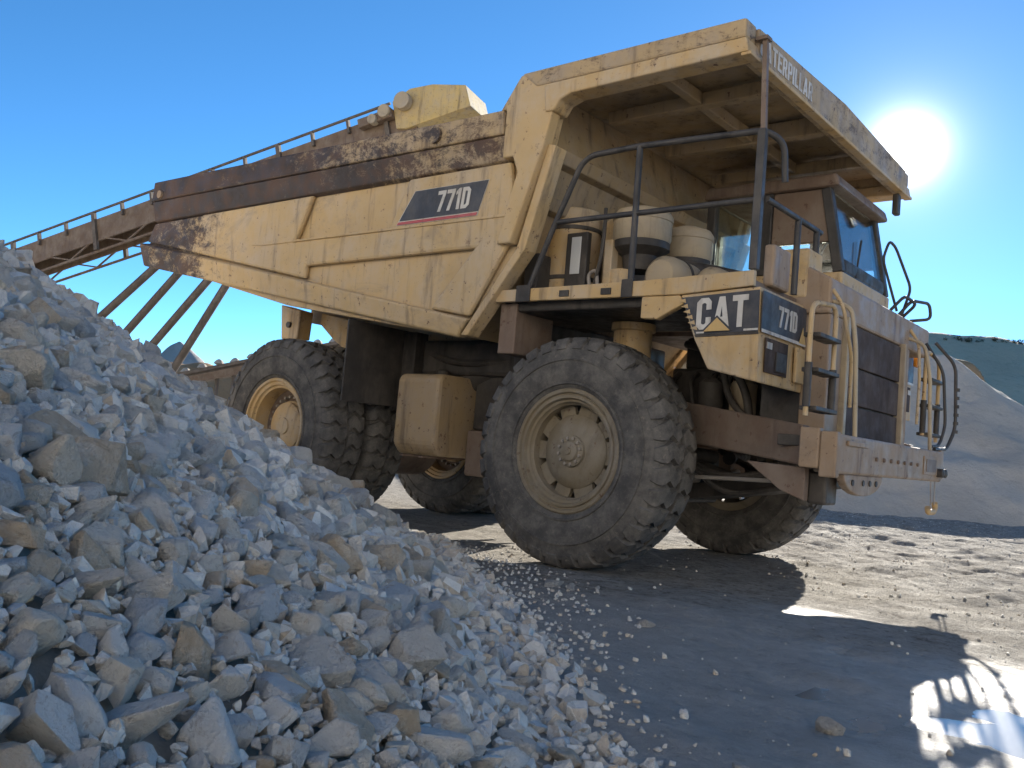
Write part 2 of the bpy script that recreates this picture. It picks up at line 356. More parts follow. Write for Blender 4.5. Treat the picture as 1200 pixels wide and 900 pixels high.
# puddle: flat sheet of water that shows where the ground dips below it
pg = np.linspace(-1.8, 1.8, 3)
px_, py_ = np.meshgrid(pg*.55+PUD[0]+.15, pg+PUD[1], indexing='ij')
tag(npmesh('water_puddle', np.stack([px_.ravel(), py_.ravel(), np.full(9, -.036)], 1), gridfaces(3, 3), 'water', False), kind='structure')

# ------------------------------------------------------------------ far terrain
def terrain(name, m, cx, cy, sx, sy, ang, hfun, n=(120, 70), kind='structure', rough=.0, rs=.2, label=None, cat=None):
    a = np.linspace(-1, 1, n[0]); b = np.linspace(-1, 1, n[1]); A, B = np.meshgrid(a, b, indexing='ij'); A, B = A.ravel(), B.ravel()
    lx, ly = A*sx, B*sy; x = cx+lx*math.cos(ang)-ly*math.sin(ang); y = cy+lx*math.sin(ang)+ly*math.cos(ang)
    h = hfun(A, B); h = h+rough*fbm2(x, y, rs, 6)*np.clip(h, 0, 1); h = h-.35
    o = npmesh(name, np.stack([x, y, h], 1), gridfaces(*n), m); tag(o, label, cat, kind=kind); return o
# shaded stockpile beyond the truck's nose: its crest runs off to the left behind the truck
sxx, syy = uv2xy(9.0, 29.5)
terrain('stockpile', 'stockpile', sxx, syy, 12.8, 8.6, R(39.7), lambda A, B: 5.25*np.clip(1-np.hypot(np.clip(np.abs(A)-.42, 0, None)/.58, B), 0, None), (190, 150), None, 1.0, .45,
        'large grey stockpile of crushed stone behind the truck nose', 'stone pile')
oc = at(1122, 427, 62.0)
terrain('soil_mound', 'ochre', oc.x, oc.y, 2.2, 3, R(39), lambda A, B: (oc.z+.7)*np.clip(1.0-np.maximum(np.abs(A), np.abs(B))**3, 0, 1), (60, 40), None, .8, .3,
        'ochre earth mound showing above the grey stockpile', 'mound')
hr = at(1150, 400, 210.0)
terrain('hill', 'hill', hr.x, hr.y, 150, 70, R(39.7), lambda A, B: (hr.z+1.0)*np.clip(1-np.abs(B), 0, 1)**.9*np.clip(1-np.abs(A)**4, 0, 1), (200, 90), 'structure', 5, .05)
ml = at(212, 396, 420.0)
terrain('mountain', 'hillfar', ml.x, ml.y, 36, 28, R(39.7), lambda A, B: (ml.z-2)*np.clip(1-np.hypot(A, B)**1.15, 0, None), (90, 70), 'structure', 14, .03)
be = at(262, 428, 75.0)
terrain('earth_bank', 'ochre', be.x-4, be.y-2, 24, 6, R(30), lambda A, B: (be.z+.3)*np.clip(1-B*B, 0, 1)*np.clip(1-np.abs(A)**6, 0, 1), (90, 40), 'structure', 1.5, .3)
# added benches, unseen behind the camera, that bounce sun onto the truck's shaded side
th = np.linspace(R(-10), R(140), 170); tt = np.linspace(0, 1, 46); TH, TT = np.meshgrid(th, tt, indexing='ij'); TH, TT = TH.ravel(), TT.ravel()
prof_r = np.interp(TT, [0, .12, .30, .38, .58, .66, .86, 1], [0, 1.0, 3.2, 9.0, 11.5, 18, 21, 40]); prof_h = np.interp(TT, [0, .12, .30, .38, .58, .66, .86, 1], [-.5, 1.0, 9.5, 10.0, 19.0, 19.6, 28.0, 29.0])
cu, cvv = 0.0, 4.0; rb = 24+5*fbm2(np.cos(TH), np.sin(TH), 2.2, 4)
jag = fbm2(TH*9, prof_h*.35, 1.0, 5)*3.0
rad_b = rb+prof_r+jag; fade = np.clip((R(140)-TH)/.3, 0, 1)*np.clip((TH-R(-10))/.3, 0, 1)
bu, bv = cu-rad_b*np.cos(TH), cvv-rad_b*np.sin(TH)-2
bx_, by_ = uv2xy(bu, bv)
tag(npmesh('bounce_bench', np.stack([bx_, by_, prof_h*fade-.6*(1-fade)], 1), gridfaces(len(th), len(tt)), 'bounce_face'), kind='structure')

# ------------------------------------------------------------------ truck
truck = tag(empty('dump_truck'), 'large dusty yellow quarry dump truck with black tyres standing beyond the rock pile', 'dump truck')
# ---- dump body
YS = 1.92
body = MB()
out = [(-6.52, 3.83), (-.77, 3.75), (-.60, 4.02), (-.40, 4.03), (-.28, 3.70), (-.34, 3.40), (-.60, 2.56), (-1.18, 1.84), (-3.7, 2.20), (-6.66, 2.86), (-6.76, 3.08), (-6.52, 3.32)]
for sgn in (-1, 1): body.prism(out, 1, sgn*1.80, sgn*1.70)
body.prism([(-6.55, 2.95), (-1.25, 1.98), (-1.22, 1.90), (-3.7, 2.26), (-6.60, 2.90)], 1, -1.699, 1.699)     # floor
bo = body.build('dump_body', 'body', truck, .01)
MB().prism([(-.62, 3.99), (-.50, 3.99), (-.36, 3.40), (-.63, 2.56), (-1.21, 1.86), (-1.33, 1.99), (-.77, 2.60), (-.50, 3.40)], 1, -1.699, 1.699).build('front_wall', 'dull_yellow', bo, .01)
# top rail: upper face and lower chamfered strip, both sides
for s in (-1, 1):
    MB().prism([(-6.54, 3.84), (-.76, 3.765), (-.74, 3.55), (-6.56, 3.595)], 1, s*1.801, s*1.93).build('top_rail', 'rail', bo, .018)
    A = [(-6.57, s*1.801, 3.592), (-.72, s*1.801, 3.546), (-.70, s*1.801, 3.32), (-6.54, s*1.801, 3.33)]
    B = [(-6.56, s*1.915, 3.590), (-.72, s*1.915, 3.544), (-.71, s*1.86, 3.345), (-6.55, s*1.86, 3.355)]
    MB().loft(A, B).build('rail_strip', 'railstrip', bo, .012)
    # slanted floor sill
    A = [(-6.70, s*1.80, 3.10), (-1.02, s*1.80, 1.99), (-1.14, s*1.80, 1.82), (-6.72, s*1.80, 2.80)]
    B = [(-6.82, s*1.90, 3.09), (-1.00, s*1.90, 1.975), (-1.13, s*1.86, 1.83), (-6.72, s*1.86, 2.80)]
    MB().loft(A, B).build('floor_sill', 'body', bo, .02)
    # rear corner plate, horizontal stiffener, slanted ribs, front post
    MB().prism([(-6.56, 3.33), (-5.45, 3.33), (-5.62, 2.905), (-6.70, 3.11)], 1, s*1.801, s*1.845).build('corner_plate', 'body', bo, .01)
    MB().prism([(-5.46, 3.335), (-3.36, 3.335), (-3.58, 2.868), (-2.14, 2.866), (-1.92, 3.325), (-.68, 3.325), (-.60, 2.875), (-.64, 2.62), (-1.02, 2.005), (-1.50, 2.085), (-1.02, 2.60), (-3.36, 2.59), (-3.36, 2.455), (-5.61, 2.895)], 1, s*1.801, s*1.868).build('side_skin', 'body', bo, .028)
    MB().prism([(-4.35, 2.879), (-.63, 2.868), (-.635, 2.845), (-4.2, 2.860)], 1, s*1.866, s*1.880).build('side_stiffener', 'body', bo, .004)
    MB().prism([(-.80, 3.76), (-.60, 4.035), (-.26, 4.035), (-.20, 3.80), (-.24, 3.66), (-.30, 3.40), (-.58, 2.60), (-.72, 2.60), (-.56, 3.20), (-.62, 3.34), (-.735, 3.34), (-.735, 3.76)], 1, s*1.801, s*1.925).build('front_post', 'body', bo, .015)
    MB().prism([(-.30, 3.42), (-.55, 2.56), (-1.10, 1.84), (-1.02, 1.84), (-.46, 2.55), (-.22, 3.40)], 1, s*1.70, s*1.86).build('front_flange', 'body', bo, .01)
    MB().prism([(-4.50, 2.32), (-4.12, 2.24), (-4.14, 1.92), (-4.44, 1.92)], 1, s*1.30, s*1.12).build('body_guide', 'yellow', bo, .012)
    MB().lathe([(.035, 0), (.035, .05)], (-4.30, s*1.30-(.03 if s < 0 else .02), 2.08), 1, 12).build('guide_bolt', 'dark', bo)
    MB().prism([(-4.0, 2.24), (-2.6, 2.0), (-2.6, 1.86), (-3.5, 1.80), (-3.75, 1.93), (-4.02, 2.12)], 1, s*1.10, s*.98).build('floor_bolster', 'yellow', bo, .012)
# decal on the near side
sl = .21/.30
def dec(z0, z1, x0, x1, y, name, m, d=.006): return MB().prism([(x0+(z0-2.89)*sl, z0), (x1+(z0-2.89)*sl*.5, z0), (x1+(z1-2.89)*sl*.5, z1), (x0+(z1-2.89)*sl, z1)], 1, y, y-d).build(name, m, bo)
dec(2.885, 3.195, -2.03, -1.01, -1.869, 'decal_border', 'white', .004)
dec(2.925, 3.19, -2.015, -1.015, -1.874, 'decal_panel', 'navy', .004)
dec(2.889, 2.915, -2.02, -1.02, -1.874, 'decal_stripe', 'red', .004)
text('model_lettering', '771D', 'white', bo, (-1.52, -1.879, 2.965), (1, 0, 0), (0, 0, 1), .19, .40, 0, .12)
MB().lathe([(.075, 0), (.075, .03), (.045, .035), (.045, .01)], (-1.55, -1.96, 3.66), 1, 20).build('rail_boss', 'railstrip', bo, 0, True)
MB().lathe([(.05, 0), (.05, .03)], (-6.35, -1.955, 3.66), 1, 14).build('rail_boss', 'bumper', bo, 0, True)
# canopy over cab and deck
cano = MB()
for s in (-1, 1): cano.loft([(-.63, 0, 4.03), (1.33, 0, 4.05), (1.33, 0, 4.09), (-.63, 0, 4.07)], [(-.63, s*1.755, 3.992), (1.33, s*1.755, 3.99), (1.33, s*1.755, 4.025), (-.63, s*1.755, 4.025)])
cn = cano.build('canopy_plate', 'dull_yellow', bo)
for s in (-1, 1):
    MB().prism([(-.59, 4.042), (1.43, 4.042), (1.43, 3.90), (-.42, 3.90)], 1, s*1.76, s*1.937).build('canopy_edge_beam', 'canopyedge', bo, .02)
    MB().prism([(-.33, 3.899), (1.44, 3.899), (1.46, 3.79), (-.05, 3.775), (-.16, 3.74), (-.215, 3.66), (-.30, 3.66)], 1, s*1.74, s*1.945).build('canopy_flange', 'yellow', bo, .015)
    MB().prism([(-.30, 3.97), (1.33, 3.975), (1.33, 3.86), (-.28, 3.86)], 1, s*.95, s*1.05).build('canopy_rib', 'dull_yellow', bo, .01)
MB().prism([(-.30, 4.02), (1.33, 4.02), (1.33, 3.86), (-.28, 3.86)], 1, -.05, .05).build('canopy_rib', 'dull_yellow', bo, .01)
for x in (.55,):
    for (y0, y1) in ((-1.739, -1.051), (-.949, -.051), (.051, .949), (1.051, 1.739)):
        MB().box(x, x+.09, y0, y1, 3.87, 3.975).build('canopy_rib', 'dull_yellow', bo, .01)
MB().loft([(1.331, -1.759, 3.80), (1.331, 1.759, 3.80), (1.331, 1.759, 4.03), (1.331, 0, 4.10), (1.331, -1.759, 4.03)],
          [(1.45, -1.759, 3.80), (1.45, 1.759, 3.80), (1.45, 1.759, 4.03), (1.45, 0, 4.10), (1.45, -1.759, 4.03)]).build('canopy_nose', 'canopyedge', bo, .012)
MB().box(1.40, 1.475, -1.93, 1.93, 3.772, 3.799).build('canopy_lip', 'yellow', bo, .006)
text('maker_lettering', 'CATERPILLAR', 'white', bo, (1.453, -1.74, 3.845), (0, 1, 0), (0, 0, 1), .14, .98)
# ribs on the forward face of the body front wall
for z0, x0 in ((3.30, -.395), (2.92, -.515)):
    MB().prism([(x0-.02, z0), (x0+.09, z0+.02), (x0+.125, z0+.13), (x0+.03, z0+.15)], 1, -1.69, 1.69).build('front_wall_rib', 'dull_yellow', bo, .01)

# ---- wheels
def tyre_mesh(name):
    mb = MB(); Ro, H = .885, .25
    prof = [(.47, -.20), (.50, -.235), (.58, -.262), (.70, -.272), (.80, -.262), (.86, -.243), (.885, -.20), (.893, -.1), (.896, 0), (.893, .1), (.885, .20), (.86, .243), (.80, .262), (.70, .272), (.58, .262), (.50, .235), (.47, .20)]
    mb.lathe(prof, n=72, closed=True)
    for rb, w in ((.545, .006), (.735, .008)):      # moulded sidewall rings
        for s in (-1, 1):
            yy = .258 if rb < .6 else .271
            mb.lathe([(rb-.012, s*(yy-.01)), (rb-.008, s*(yy+w)), (rb+.008, s*(yy+w)), (rb+.012, s*(yy-.01))], n=72, closed=True)
    N = 34; st = [(.012, .932, .000, .052), (.085, .933, .038, .060), (.155, .930, -.012, .060), (.222, .918, .026, .064), (.252, .885, .030, .060), (.266, .825, .030, .046)]
    ba = [(.012, .890), (.085, .888), (.155, .884), (.215, .876), (.235, .855), (.250, .815)]
    for s in (-1, 1):
        for k in range(N):
            a0 = 2*math.pi*(k+(.5 if s > 0 else 0))/N; V = []
            jr = random.uniform(-.004, .004)
            for (w, r, du, hw), (bw, br) in zip(st, ba):
                for e in (-1, 1):
                    an = a0+(s*du+e*hw)/.93; V.append((math.cos(an)*(r+jr), s*w, math.sin(an)*(r+jr)))
                for e in (-1, 1):
                    an = a0+(s*du+e*(hw+.012))/.93; V.append((math.cos(an)*br, s*bw, math.sin(an)*br))
            F = []
            for i in range(5):
                b = i*4; F += [(b, b+1, b+5, b+4), (b, b+4, b+6, b+2), (b+1, b+3, b+7, b+5)]
            F += [(0, 2, 3, 1), (20, 21, 23, 22)]
            mb.add(V, F)
    return mb
def make_wheel(front):
    # outer face looks along -Y; returns list of (name, mesh builder, material, smooth)
    P = []
    if front:
        rim = MB().lathe([(.475, .21), (.505, .225), (.505, -.232), (.492, -.246), (.470, -.244), (.462, -.225), (.452, -.222), (.445, -.236), (.425, -.236), (.415, -.205), (.395, -.200), (.388, -.175), (.375, -.165), (.37, .10), (.40, .20)], n=64, closed=True)
        P.append(('wheel', rim, 'wheel'))
        disc = MB(); nh = 10
        disc.lathe([(.02, -.150), (.20, -.150), (.285, -.115), (.30, -.10), (.30, -.04), (.02, -.04)], n=48)
        for k in range(nh):     # spokes between the hand holes
            a = 2*math.pi*(k+.5)/nh; c, s = math.cos(a), math.sin(a); w = .072 if k % 2 else .092
            disc.loft([(c*.285-s*w, -.095, s*.285+c*w), (c*.285+s*w, -.095, s*.285-c*w), (c*.285+s*w, -.055, s*.285-c*w), (c*.285-s*w, -.055, s*.285+c*w)],
                      [(c*.378-s*w, -.095, s*.378+c*w), (c*.378+s*w, -.095, s*.378-c*w), (c*.378+s*w, -.055, s*.378-c*w), (c*.378-s*w, -.055, s*.378+c*w)])
        P.append(('wheel_disc', disc, 'wheel'))
        hub = MB().lathe([(.13, -.149), (.125, -.176), (.085, -.182), (.075, -.200), (.055, -.206), (.03, -.207), (.028, -.218), (.01, -.22)], n=28)
        P.append(('hub', hub, 'wheel'))
        nuts = MB()
        for k in range(12):
            a = 2*math.pi*k/12; nuts.lathe([(.013, -.198), (.013, -.175)], (math.cos(a)*.105, 0, math.sin(a)*.105), 1, 6)
        P.append(('nut_ring', nuts, 'steel'))
        P.append(('brake_drum', MB().lathe([(.05, -.02), (.33, -.02), (.35, .05), (.35, .30), (.05, .30)], n=36), 'dark'))
    else:
        rim = MB().lathe([(.475, .21), (.505, .225), (.505, -.228), (.495, -.246), (.470, -.246), (.462, -.222), (.430, -.215), (.420, -.19), (.40, -.18), (.388, .16), (.42, .20)], n=64, closed=True)
        P.append(('wheel', rim, 'yellow'))
        P.append(('wheel_disc', MB().lathe([(.05, .02), (.30, .02), (.395, -.02), (.395, .06), (.05, .06)], n=48), 'brown'))
        P.append(('hub', MB().lathe([(.28, .02), (.275, -.02), (.255, -.03), (.255, -.075), (.21, -.095), (.09, -.10), (.085, -.115), (.02, -.118)], n=40), 'yellow'))
        nuts = MB()
        for k in range(24):
            a = 2*math.pi*k/24; nuts.lathe([(.016, -.045), (.016, .02)], (math.cos(a)*.315, 0, math.sin(a)*.315), 1, 6)
        P.append(('nut_ring', nuts, 'steel'))
    P.append(('tyre', tyre_mesh('tyre'), 'tyre'))
    return P
def place_wheel(proto, loc, rz, spin):
    first = None; outo = []
    for (nm, me, mt) in proto:
        o = bpy.data.objects.new(nm, me); COL.objects.link(o)
        if first is None: first = o; o.parent = truck; o.location = loc; o.rotation_euler = (0, 0, rz); o.rotation_mode = 'XYZ'; o.delta_rotation_euler = (0, 0, 0)
        else: o.parent = first
        outo.append(o)
    first.matrix_basis = Matrix.Translation(loc) @ Matrix.Rotation(rz, 4, 'Z') @ Matrix.Rotation(spin, 4, 'Y')
    return first
def proto_meshes(front):
    L = []
    for nm, mb, mt in make_wheel(front):
        o = mb.build(nm, mt, None, 0, True); L.append((nm, o.data, mt)); bpy.data.objects.remove(o)
    return L
pf, prr = proto_meshes(True), proto_meshes(False)
place_wheel(pf, (0, -1.45, .925), 0, .3); place_wheel(pf, (0, 1.45, .925), math.pi, 1.1)
for y, rz, sp in ((-1.58, 0, .2), (-.99, math.pi, .9), (.99, 0, .5), (1.58, math.pi, 1.7)): place_wheel(prr, (-3.71, y, .925), rz, sp)

# ---- chassis
ch = MB()
for s in (-1, 1):
    ch.prism([(-5.2, 1.55), (-2.6, 1.55), (-1.2, 1.42), (.45, 1.42), (.45, 1.08), (-1.2, 1.0), (-2.6, 1.1), (-5.2, 1.25)], 1, s*.42, s*.62)
for x in (-5.0, -2.7, -1.4, .2): ch.box(x, x+.18, -.419, .419, 1.12, 1.40)
fr = ch.build('frame', 'brown', truck, .015)
for s in (-1, 1):
    MB().loft([(.46, s*.72, 1.43), (.46, s*.84, 1.43), (.46, s*.84, 1.10), (.46, s*.72, 1.10)][::s], [(1.79, s*1.22, 1.25), (1.79, s*1.36, 1.25), (1.79, s*1.36, .965), (1.79, s*1.22, .965)][::s]).build('front_rail', 'brown', fr, .015)
    MB().box(1.30, 1.36, s*1.09 if s < 0 else 1.06, s*1.16 if s < 0 else 1.15, 1.02, 1.2).build('rail_bracket', 'brown', fr, .01)
MB().box(-.30, .30, -.42, .42, .55, 1.0).build('front_crossmember', 'dark', fr, .03)
# axles, drive shaft, transmission, engine
ax_ = MB().lathe([(.10, -1.30), (.24, -1.0), (.26, -.5), (.46, -.28), (.46, .28), (.26, .5), (.24, 1.0), (.10, 1.30)], (-3.71, 0, .925), 1, 28); ax_.build('rear_axle', 'brown', truck, 0, True)
MB().tube([(-3.2, 0, .98), (-1.6, 0, 1.15)], .09, 14).build('drive_shaft', 'dark', truck, 0, True)
MB().lathe([(.28, -1.9), (.36, -1.7), (.36, -1.0), (.28, -.8)], (0, 0, 1.15), 0, 20).build('transmission', 'dark', truck, 0, True)
eng = MB().box(.15, 1.40, -.36, .36, 1.10, 1.75).box(.2, 1.3, -.22, .22, 1.751, 2.05)
eo = eng.build('engine', 'dark', truck, .03)
for i in range(6):
    MB().tube(arc([(.25+.18*i, -.40, 1.70), (.25+.18*i, -.52, 1.62), (.32+.18*i, -.55, 1.35), (.40+.15*i, -.48, 1.15)], .06), .022, 8).build('engine_hose', 'dark', eo, 0, True)
MB().lathe([(.10, 0), (.11, .05), (.11, .28), (.06, .32)], (.95, -.56, 1.32), 2, 18).build('oil_filter', 'cream', eo, 0, True)
MB().lathe([(.10, 0), (.11, .05), (.11, .28), (.06, .32)], (.66, -.56, 1.32), 2, 18).build('oil_filter', 'dark', eo, 0, True)
MB().tube(arc([(.35, -.48, 1.95), (.75, -.62, 1.85), (1.05, -.72, 1.55), (1.12, -.75, 1.2)], .2), .035, 10).build('coolant_hose', 'dark', eo, 0, True)
MB().tube(arc([(.55, -.48, 1.90), (.80, -.66, 1.75), (.92, -.78, 1.45), (1.25, -.85, 1.2)], .2), .028, 10).build('coolant_hose', 'dark', eo, 0, True)
for s in (-1, 1):
    MB().lathe([(.13, .62), (.13, 1.55), (.20, 1.56), (.20, 1.70), (.165, 1.72), (.165, 1.98), (.19, 1.99), (.19, 2.05), (.12, 2.06)], (.10, s*.98, 0), 2, 26).build('suspension_cylinder', 'yellow', truck, 0, True)
    MB().lathe([(.16, s*.9), (.16, s*1.25)], (0, 0, .925), 1, 20).build('spindle', 'dark', truck, 0, True)
    MB().prism([(-.25, .62), (.28, .62), (.22, 1.12), (-.2, 1.12)], 1, s*.78, s*1.1).build('steering_knuckle', 'brown', truck, .02)
    MB().tube([(.45, s*.30, .78), (.18, s*1.05, .86)], .045, 12).build('steering_rod', 'steel', truck, 0, True)
    MB().tube([(.52, s*.15, .98), (.30, s*.95, 1.02)], .06, 12).build('steering_cylinder', 'dark', truck, 0, True)
MB().prism([(.30, .58), (1.50, .80), (1.50, .90), (.3, .72)], 1, -.34, .34).build('skid_plate', 'dark', truck, .01)
MB().tube([(.62, -.95, .80), (1.72, -1.18, .845)], .016, 8).build('step_rod', 'steel', truck)
for (a, b, r) in (((.30, -.6, 1.02), (1.5, -.9, .92), .03), ((.35, -.3, .95), (1.45, .5, .85), .035), ((.3, .4, 1.05), (1.5, -.1, .95), .03), ((.4, -.75, 1.1), (1.3, -.5, .78), .025)):
    MB().tube(arc([a, ((a[0]+b[0])/2, (a[1]+b[1])/2, min(a[2], b[2])-.12), b], .4, 8), r, 8).build('hydraulic_hose', 'dark', truck, 0, True)
# tanks and mud flaps between the axles
for s in (-1, 1):
    mb = MB(); P = [(-1.42, 1.50), (-1.36, 1.55), (-.84, 1.55), (-.78, 1.50), (-.78, .86), (-.86, .76), (-1.34, .76), (-1.42, .86)]
    mb.loft([(-2.30, s*-p[0]*-1 if s > 0 else p[0], p[1]) for p in P], [(-1.72, s*-p[0]*-1 if s > 0 else p[0], p[1]) for p in P])
    if s > 0: mb = MB().box(-2.30, -1.72, .78, 1.42, .80, 1.55)
    tk = mb.build('fuel_tank' if s < 0 else 'hydraulic_tank', 'dull_yellow', truck, .09)
    for x in (-2.16, -1.90): MB().box(x, x+.05, s*.74, s*1.435, .74, .755).build('tank_strap', 'brown', tk)
    MB().lathe([(.07, 0), (.07, .05), (.05, .07)], (-2.0, s*1.1, 1.55), 2, 18).build('filler_cap', 'dark', tk, 0, True)
    MB().box(-2.62, -2.60, s*1.85, s*1.00, 1.22, 2.02).build('mud_flap', 'dark', truck, .004)
    MB().box(-1.68, -1.10, s*.64, s*.95, 1.05, 1.65).build('battery_box', 'dark', truck, .02)
MB().box(-1.70, -1.0, -1.0, -.64, .60, 1.04).build('step_box', 'brown', truck, .02)
MB().prism([(-2.55, 1.56), (-.95, 1.43), (-.95, 1.84), (-2.55, 2.02)], 1, -.66, .66).build('hoist_frame', 'dark', truck, .03)
MB().box(-.98, -.86, -1.25, 1.25, 1.30, 2.12).build('cab_bulkhead', 'dark', truck, .02)
for s in (-1, 1):
    MB().tube([(-2.35, s*.86, 1.30), (-1.15, s*.86, 1.80)], .13, 18).build('hoist_cylinder', 'dark', truck, 0, True)
    MB().tube(arc([(-2.5, s*.95, 1.85), (-1.9, s*1.05, 1.68), (-1.2, s*.98, 1.72), (-.9, s*.98, 1.9)], .3), .035, 8).build('hydraulic_hose', 'dark', truck, 0, True)
    MB().box(-2.585, -2.40, s*1.12, s*.67, 1.05, 2.0).build('flap_hanger', 'dark', truck, .01)
    MB().prism([(-4.4, 2.34), (-1.2, 1.87), (-1.2, 1.74), (-4.4, 2.16)], 1, s*.95, s*.72).build('floor_beam', 'dull_yellow', bo, .01)
    MB().box(-2.40, -1.0, s*.68, s*1.02, 1.57, 1.93).build('air_reservoir', 'dark', truck, .04)

# ---- right deck, fender panels
dk = MB().box(-.77, 1.54, -1.75, -.45, 2.165, 2.215).build('deck', 'brown', truck, .006)
MB().prism([(-.78, 2.13), (-.80, 2.23), (.66, 2.245), (1.55, 2.275), (1.55, 2.165), (.98, 2.125), (.6, 2.125)], 1, -1.80, -1.752).build('deck_edge', 'yellow', dk, .008)
for x in (-.52, -.10, .30): MB().box(x, x+.09, -1.812, -1.801, 2.15, 2.20).build('deck_tab', 'dark', dk)
MB().box(-.76, .90, -1.70, -.5, 2.06, 2.164).build('deck_underframe', 'dark', dk, .02)
MB().box(-.78, -.60, -1.72, -1.2, 1.70, 2.129).build('deck_bracket', 'brown', dk, .01)
MB().prism([(.66, 2.124), (.98, 2.124), (1.02, 2.06), (.80, 1.95), (.66, 1.96)], 1, -1.79, -1.72).build('fender_flare', 'yellow', dk, .01)
fen = MB().prism([(.99, 2.123), (1.60, 2.16), (1.615, 1.50), (1.24, 1.585), (1.12, 1.80)], 1, -1.79, -1.0)
fe = fen.build('fender_box', 'yellow', truck, .012)
P0 = [(1.005, 2.10), (1.598, 2.135), (1.606, 1.85), (1.13, 1.83)]
MB().prism(P0, 1, -1.791, -1.797).build('decal_panel', 'navy', fe)
MB().prism([(1.125, 1.829), (1.607, 1.848), (1.608, 1.83), (1.135, 1.811)], 1, -1.791, -1.797).build('decal_stripe', 'dark', fe)
MB().prism([(1.14, 1.848), (1.20, 1.850), (1.20, 1.838), (1.14, 1.836)], 1, -1.798, -1.80).build('decal_line', 'white', fe)
MB().prism([(1.50, 1.866), (1.604, 1.870), (1.604, 1.856), (1.50, 1.852)], 1, -1.798, -1.80).build('decal_line', 'white', fe)
text('logo_lettering', 'CAT', 'white', fe, (1.135, -1.799, 1.862), (1, 0, .05), (0, 0, 1), .225, .39)
MB().prism([(1.19, 1.852), (1.30, 1.962), (1.42, 1.858)], 1, -1.808, -1.812).build('logo_outline', 'navy', fe)
MB().prism([(1.205, 1.848), (1.302, 1.945), (1.405, 1.854)], 1, -1.8125, -1.816).build('logo_triangle', 'decalyellow', fe)
# saw-tooth edge at the back of the decal
for i in range(6):
    z = 2.075-.04*i; x = 1.012+.021*i; MB().prism([(x-.03, z), (x+.022, z+.018), (x+.03, z-.014)], 1, -1.798, -1.80).build('decal_tooth', 'yellow', fe)
def front_panel(s):
    X = 1.62
    nm = MB().box(X-.004, X+.004, s*1.785, s*1.01, 1.86, 2.13).build('decal_panel', 'navy', fe if s < 0 else ff)
    par = fe if s < 0 else ff
    MB().box(X+.005, X+.009, s*1.785, s*1.01, 1.845, 1.868).build('decal_line', 'white', par)
    y0 = -1.52 if s < 0 else 1.18
    text('model_lettering', '771D', 'white', par, (X+.006, y0, 1.92), (0, 1, 0), (0, 0, 1), .15, .33)
    MB().box(X-.002, X+.008, s*1.70, s*1.32, 1.58, 1.82).build('lamp_recess', 'grille', par, .004)
    MB().box(X+.008, X+.014, s*1.69, s*1.61, 1.745, 1.79).build('warning_sticker', 'white', par)
    MB().box(X+.008, X+.02, s*1.54, s*1.36, 1.60, 1.74).build('head_lamp', 'dark', par, .01)
    MB().prism([(s*1.14, 1.86), (s*1.02, 1.86), (s*1.08, 1.98)], 0, X+.010, X+.013).build('warning_triangle', 'decalyellow', par)
    MB().box(X+.0, X+.03, s*1.20, s*1.05, 1.56, 1.82).build('door_latch', 'yellow', par, .01)
ff = MB().prism([(.99, 2.123), (1.60, 2.16), (1.615, 1.50), (1.24, 1.585), (1.12, 1.80)], 1, 1.79, 1.0).build('fender_box', 'yellow', truck, .012)
front_panel(-1); front_panel(1)
MB().box(-.77, 1.54, .45, 1.75, 2.165, 2.215).build('deck', 'brown', truck, .006)
MB().box(-.77, 1.54, 1.752, 1.80, 2.13, 2.25).build('deck_edge', 'yellow', truck, .008)

# ---- nose: cowl, radiator, grille bars
ns = MB().prism([(1.42, 2.10), (1.80, 2.10), (1.80, 2.36), (1.60, 2.47), (1.42, 2.47)], 1, -1.02, 1.60).build('cowl', 'bumper', truck, .02)  # cowl and cheeks carry their backlit shade in this darker paint
MB().box(1.30, 1.62, -1.03, -.74, 2.22, 2.60).build('cowl_box', 'yellow', ns, .02)
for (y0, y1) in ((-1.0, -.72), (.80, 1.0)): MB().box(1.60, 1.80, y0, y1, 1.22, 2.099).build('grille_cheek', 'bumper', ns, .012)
MB().box(1.60, 1.84, .74, .80, 1.20, 2.12).build('grille_post', 'cream', ns, .008)
MB().box(1.60, 1.84, -.72, -.66, 1.20, 2.12).build('grille_post', 'cream', ns, .008)
MB().box(1.60, 1.764, -.659, .739, 1.20, 2.099).build('radiator', 'dark', ns)
for (z0, z1) in ((1.21, 1.46), (1.475, 1.76), (1.775, 2.09)):
    MB().box(1.765, 1.80, -.655, .735, z0, z1).build('grille_panel', 'grille', ns, .008)
MB().box(1.30, 1.60, -.99, .99, 1.20, 2.10).build('radiator_core', 'dark', ns)
MB().prism([(.20, 2.216), (1.42, 2.216), (1.42, 2.40), (.30, 2.40)], 1, -.5, .30).build('hood', 'yellow', ns, .03)
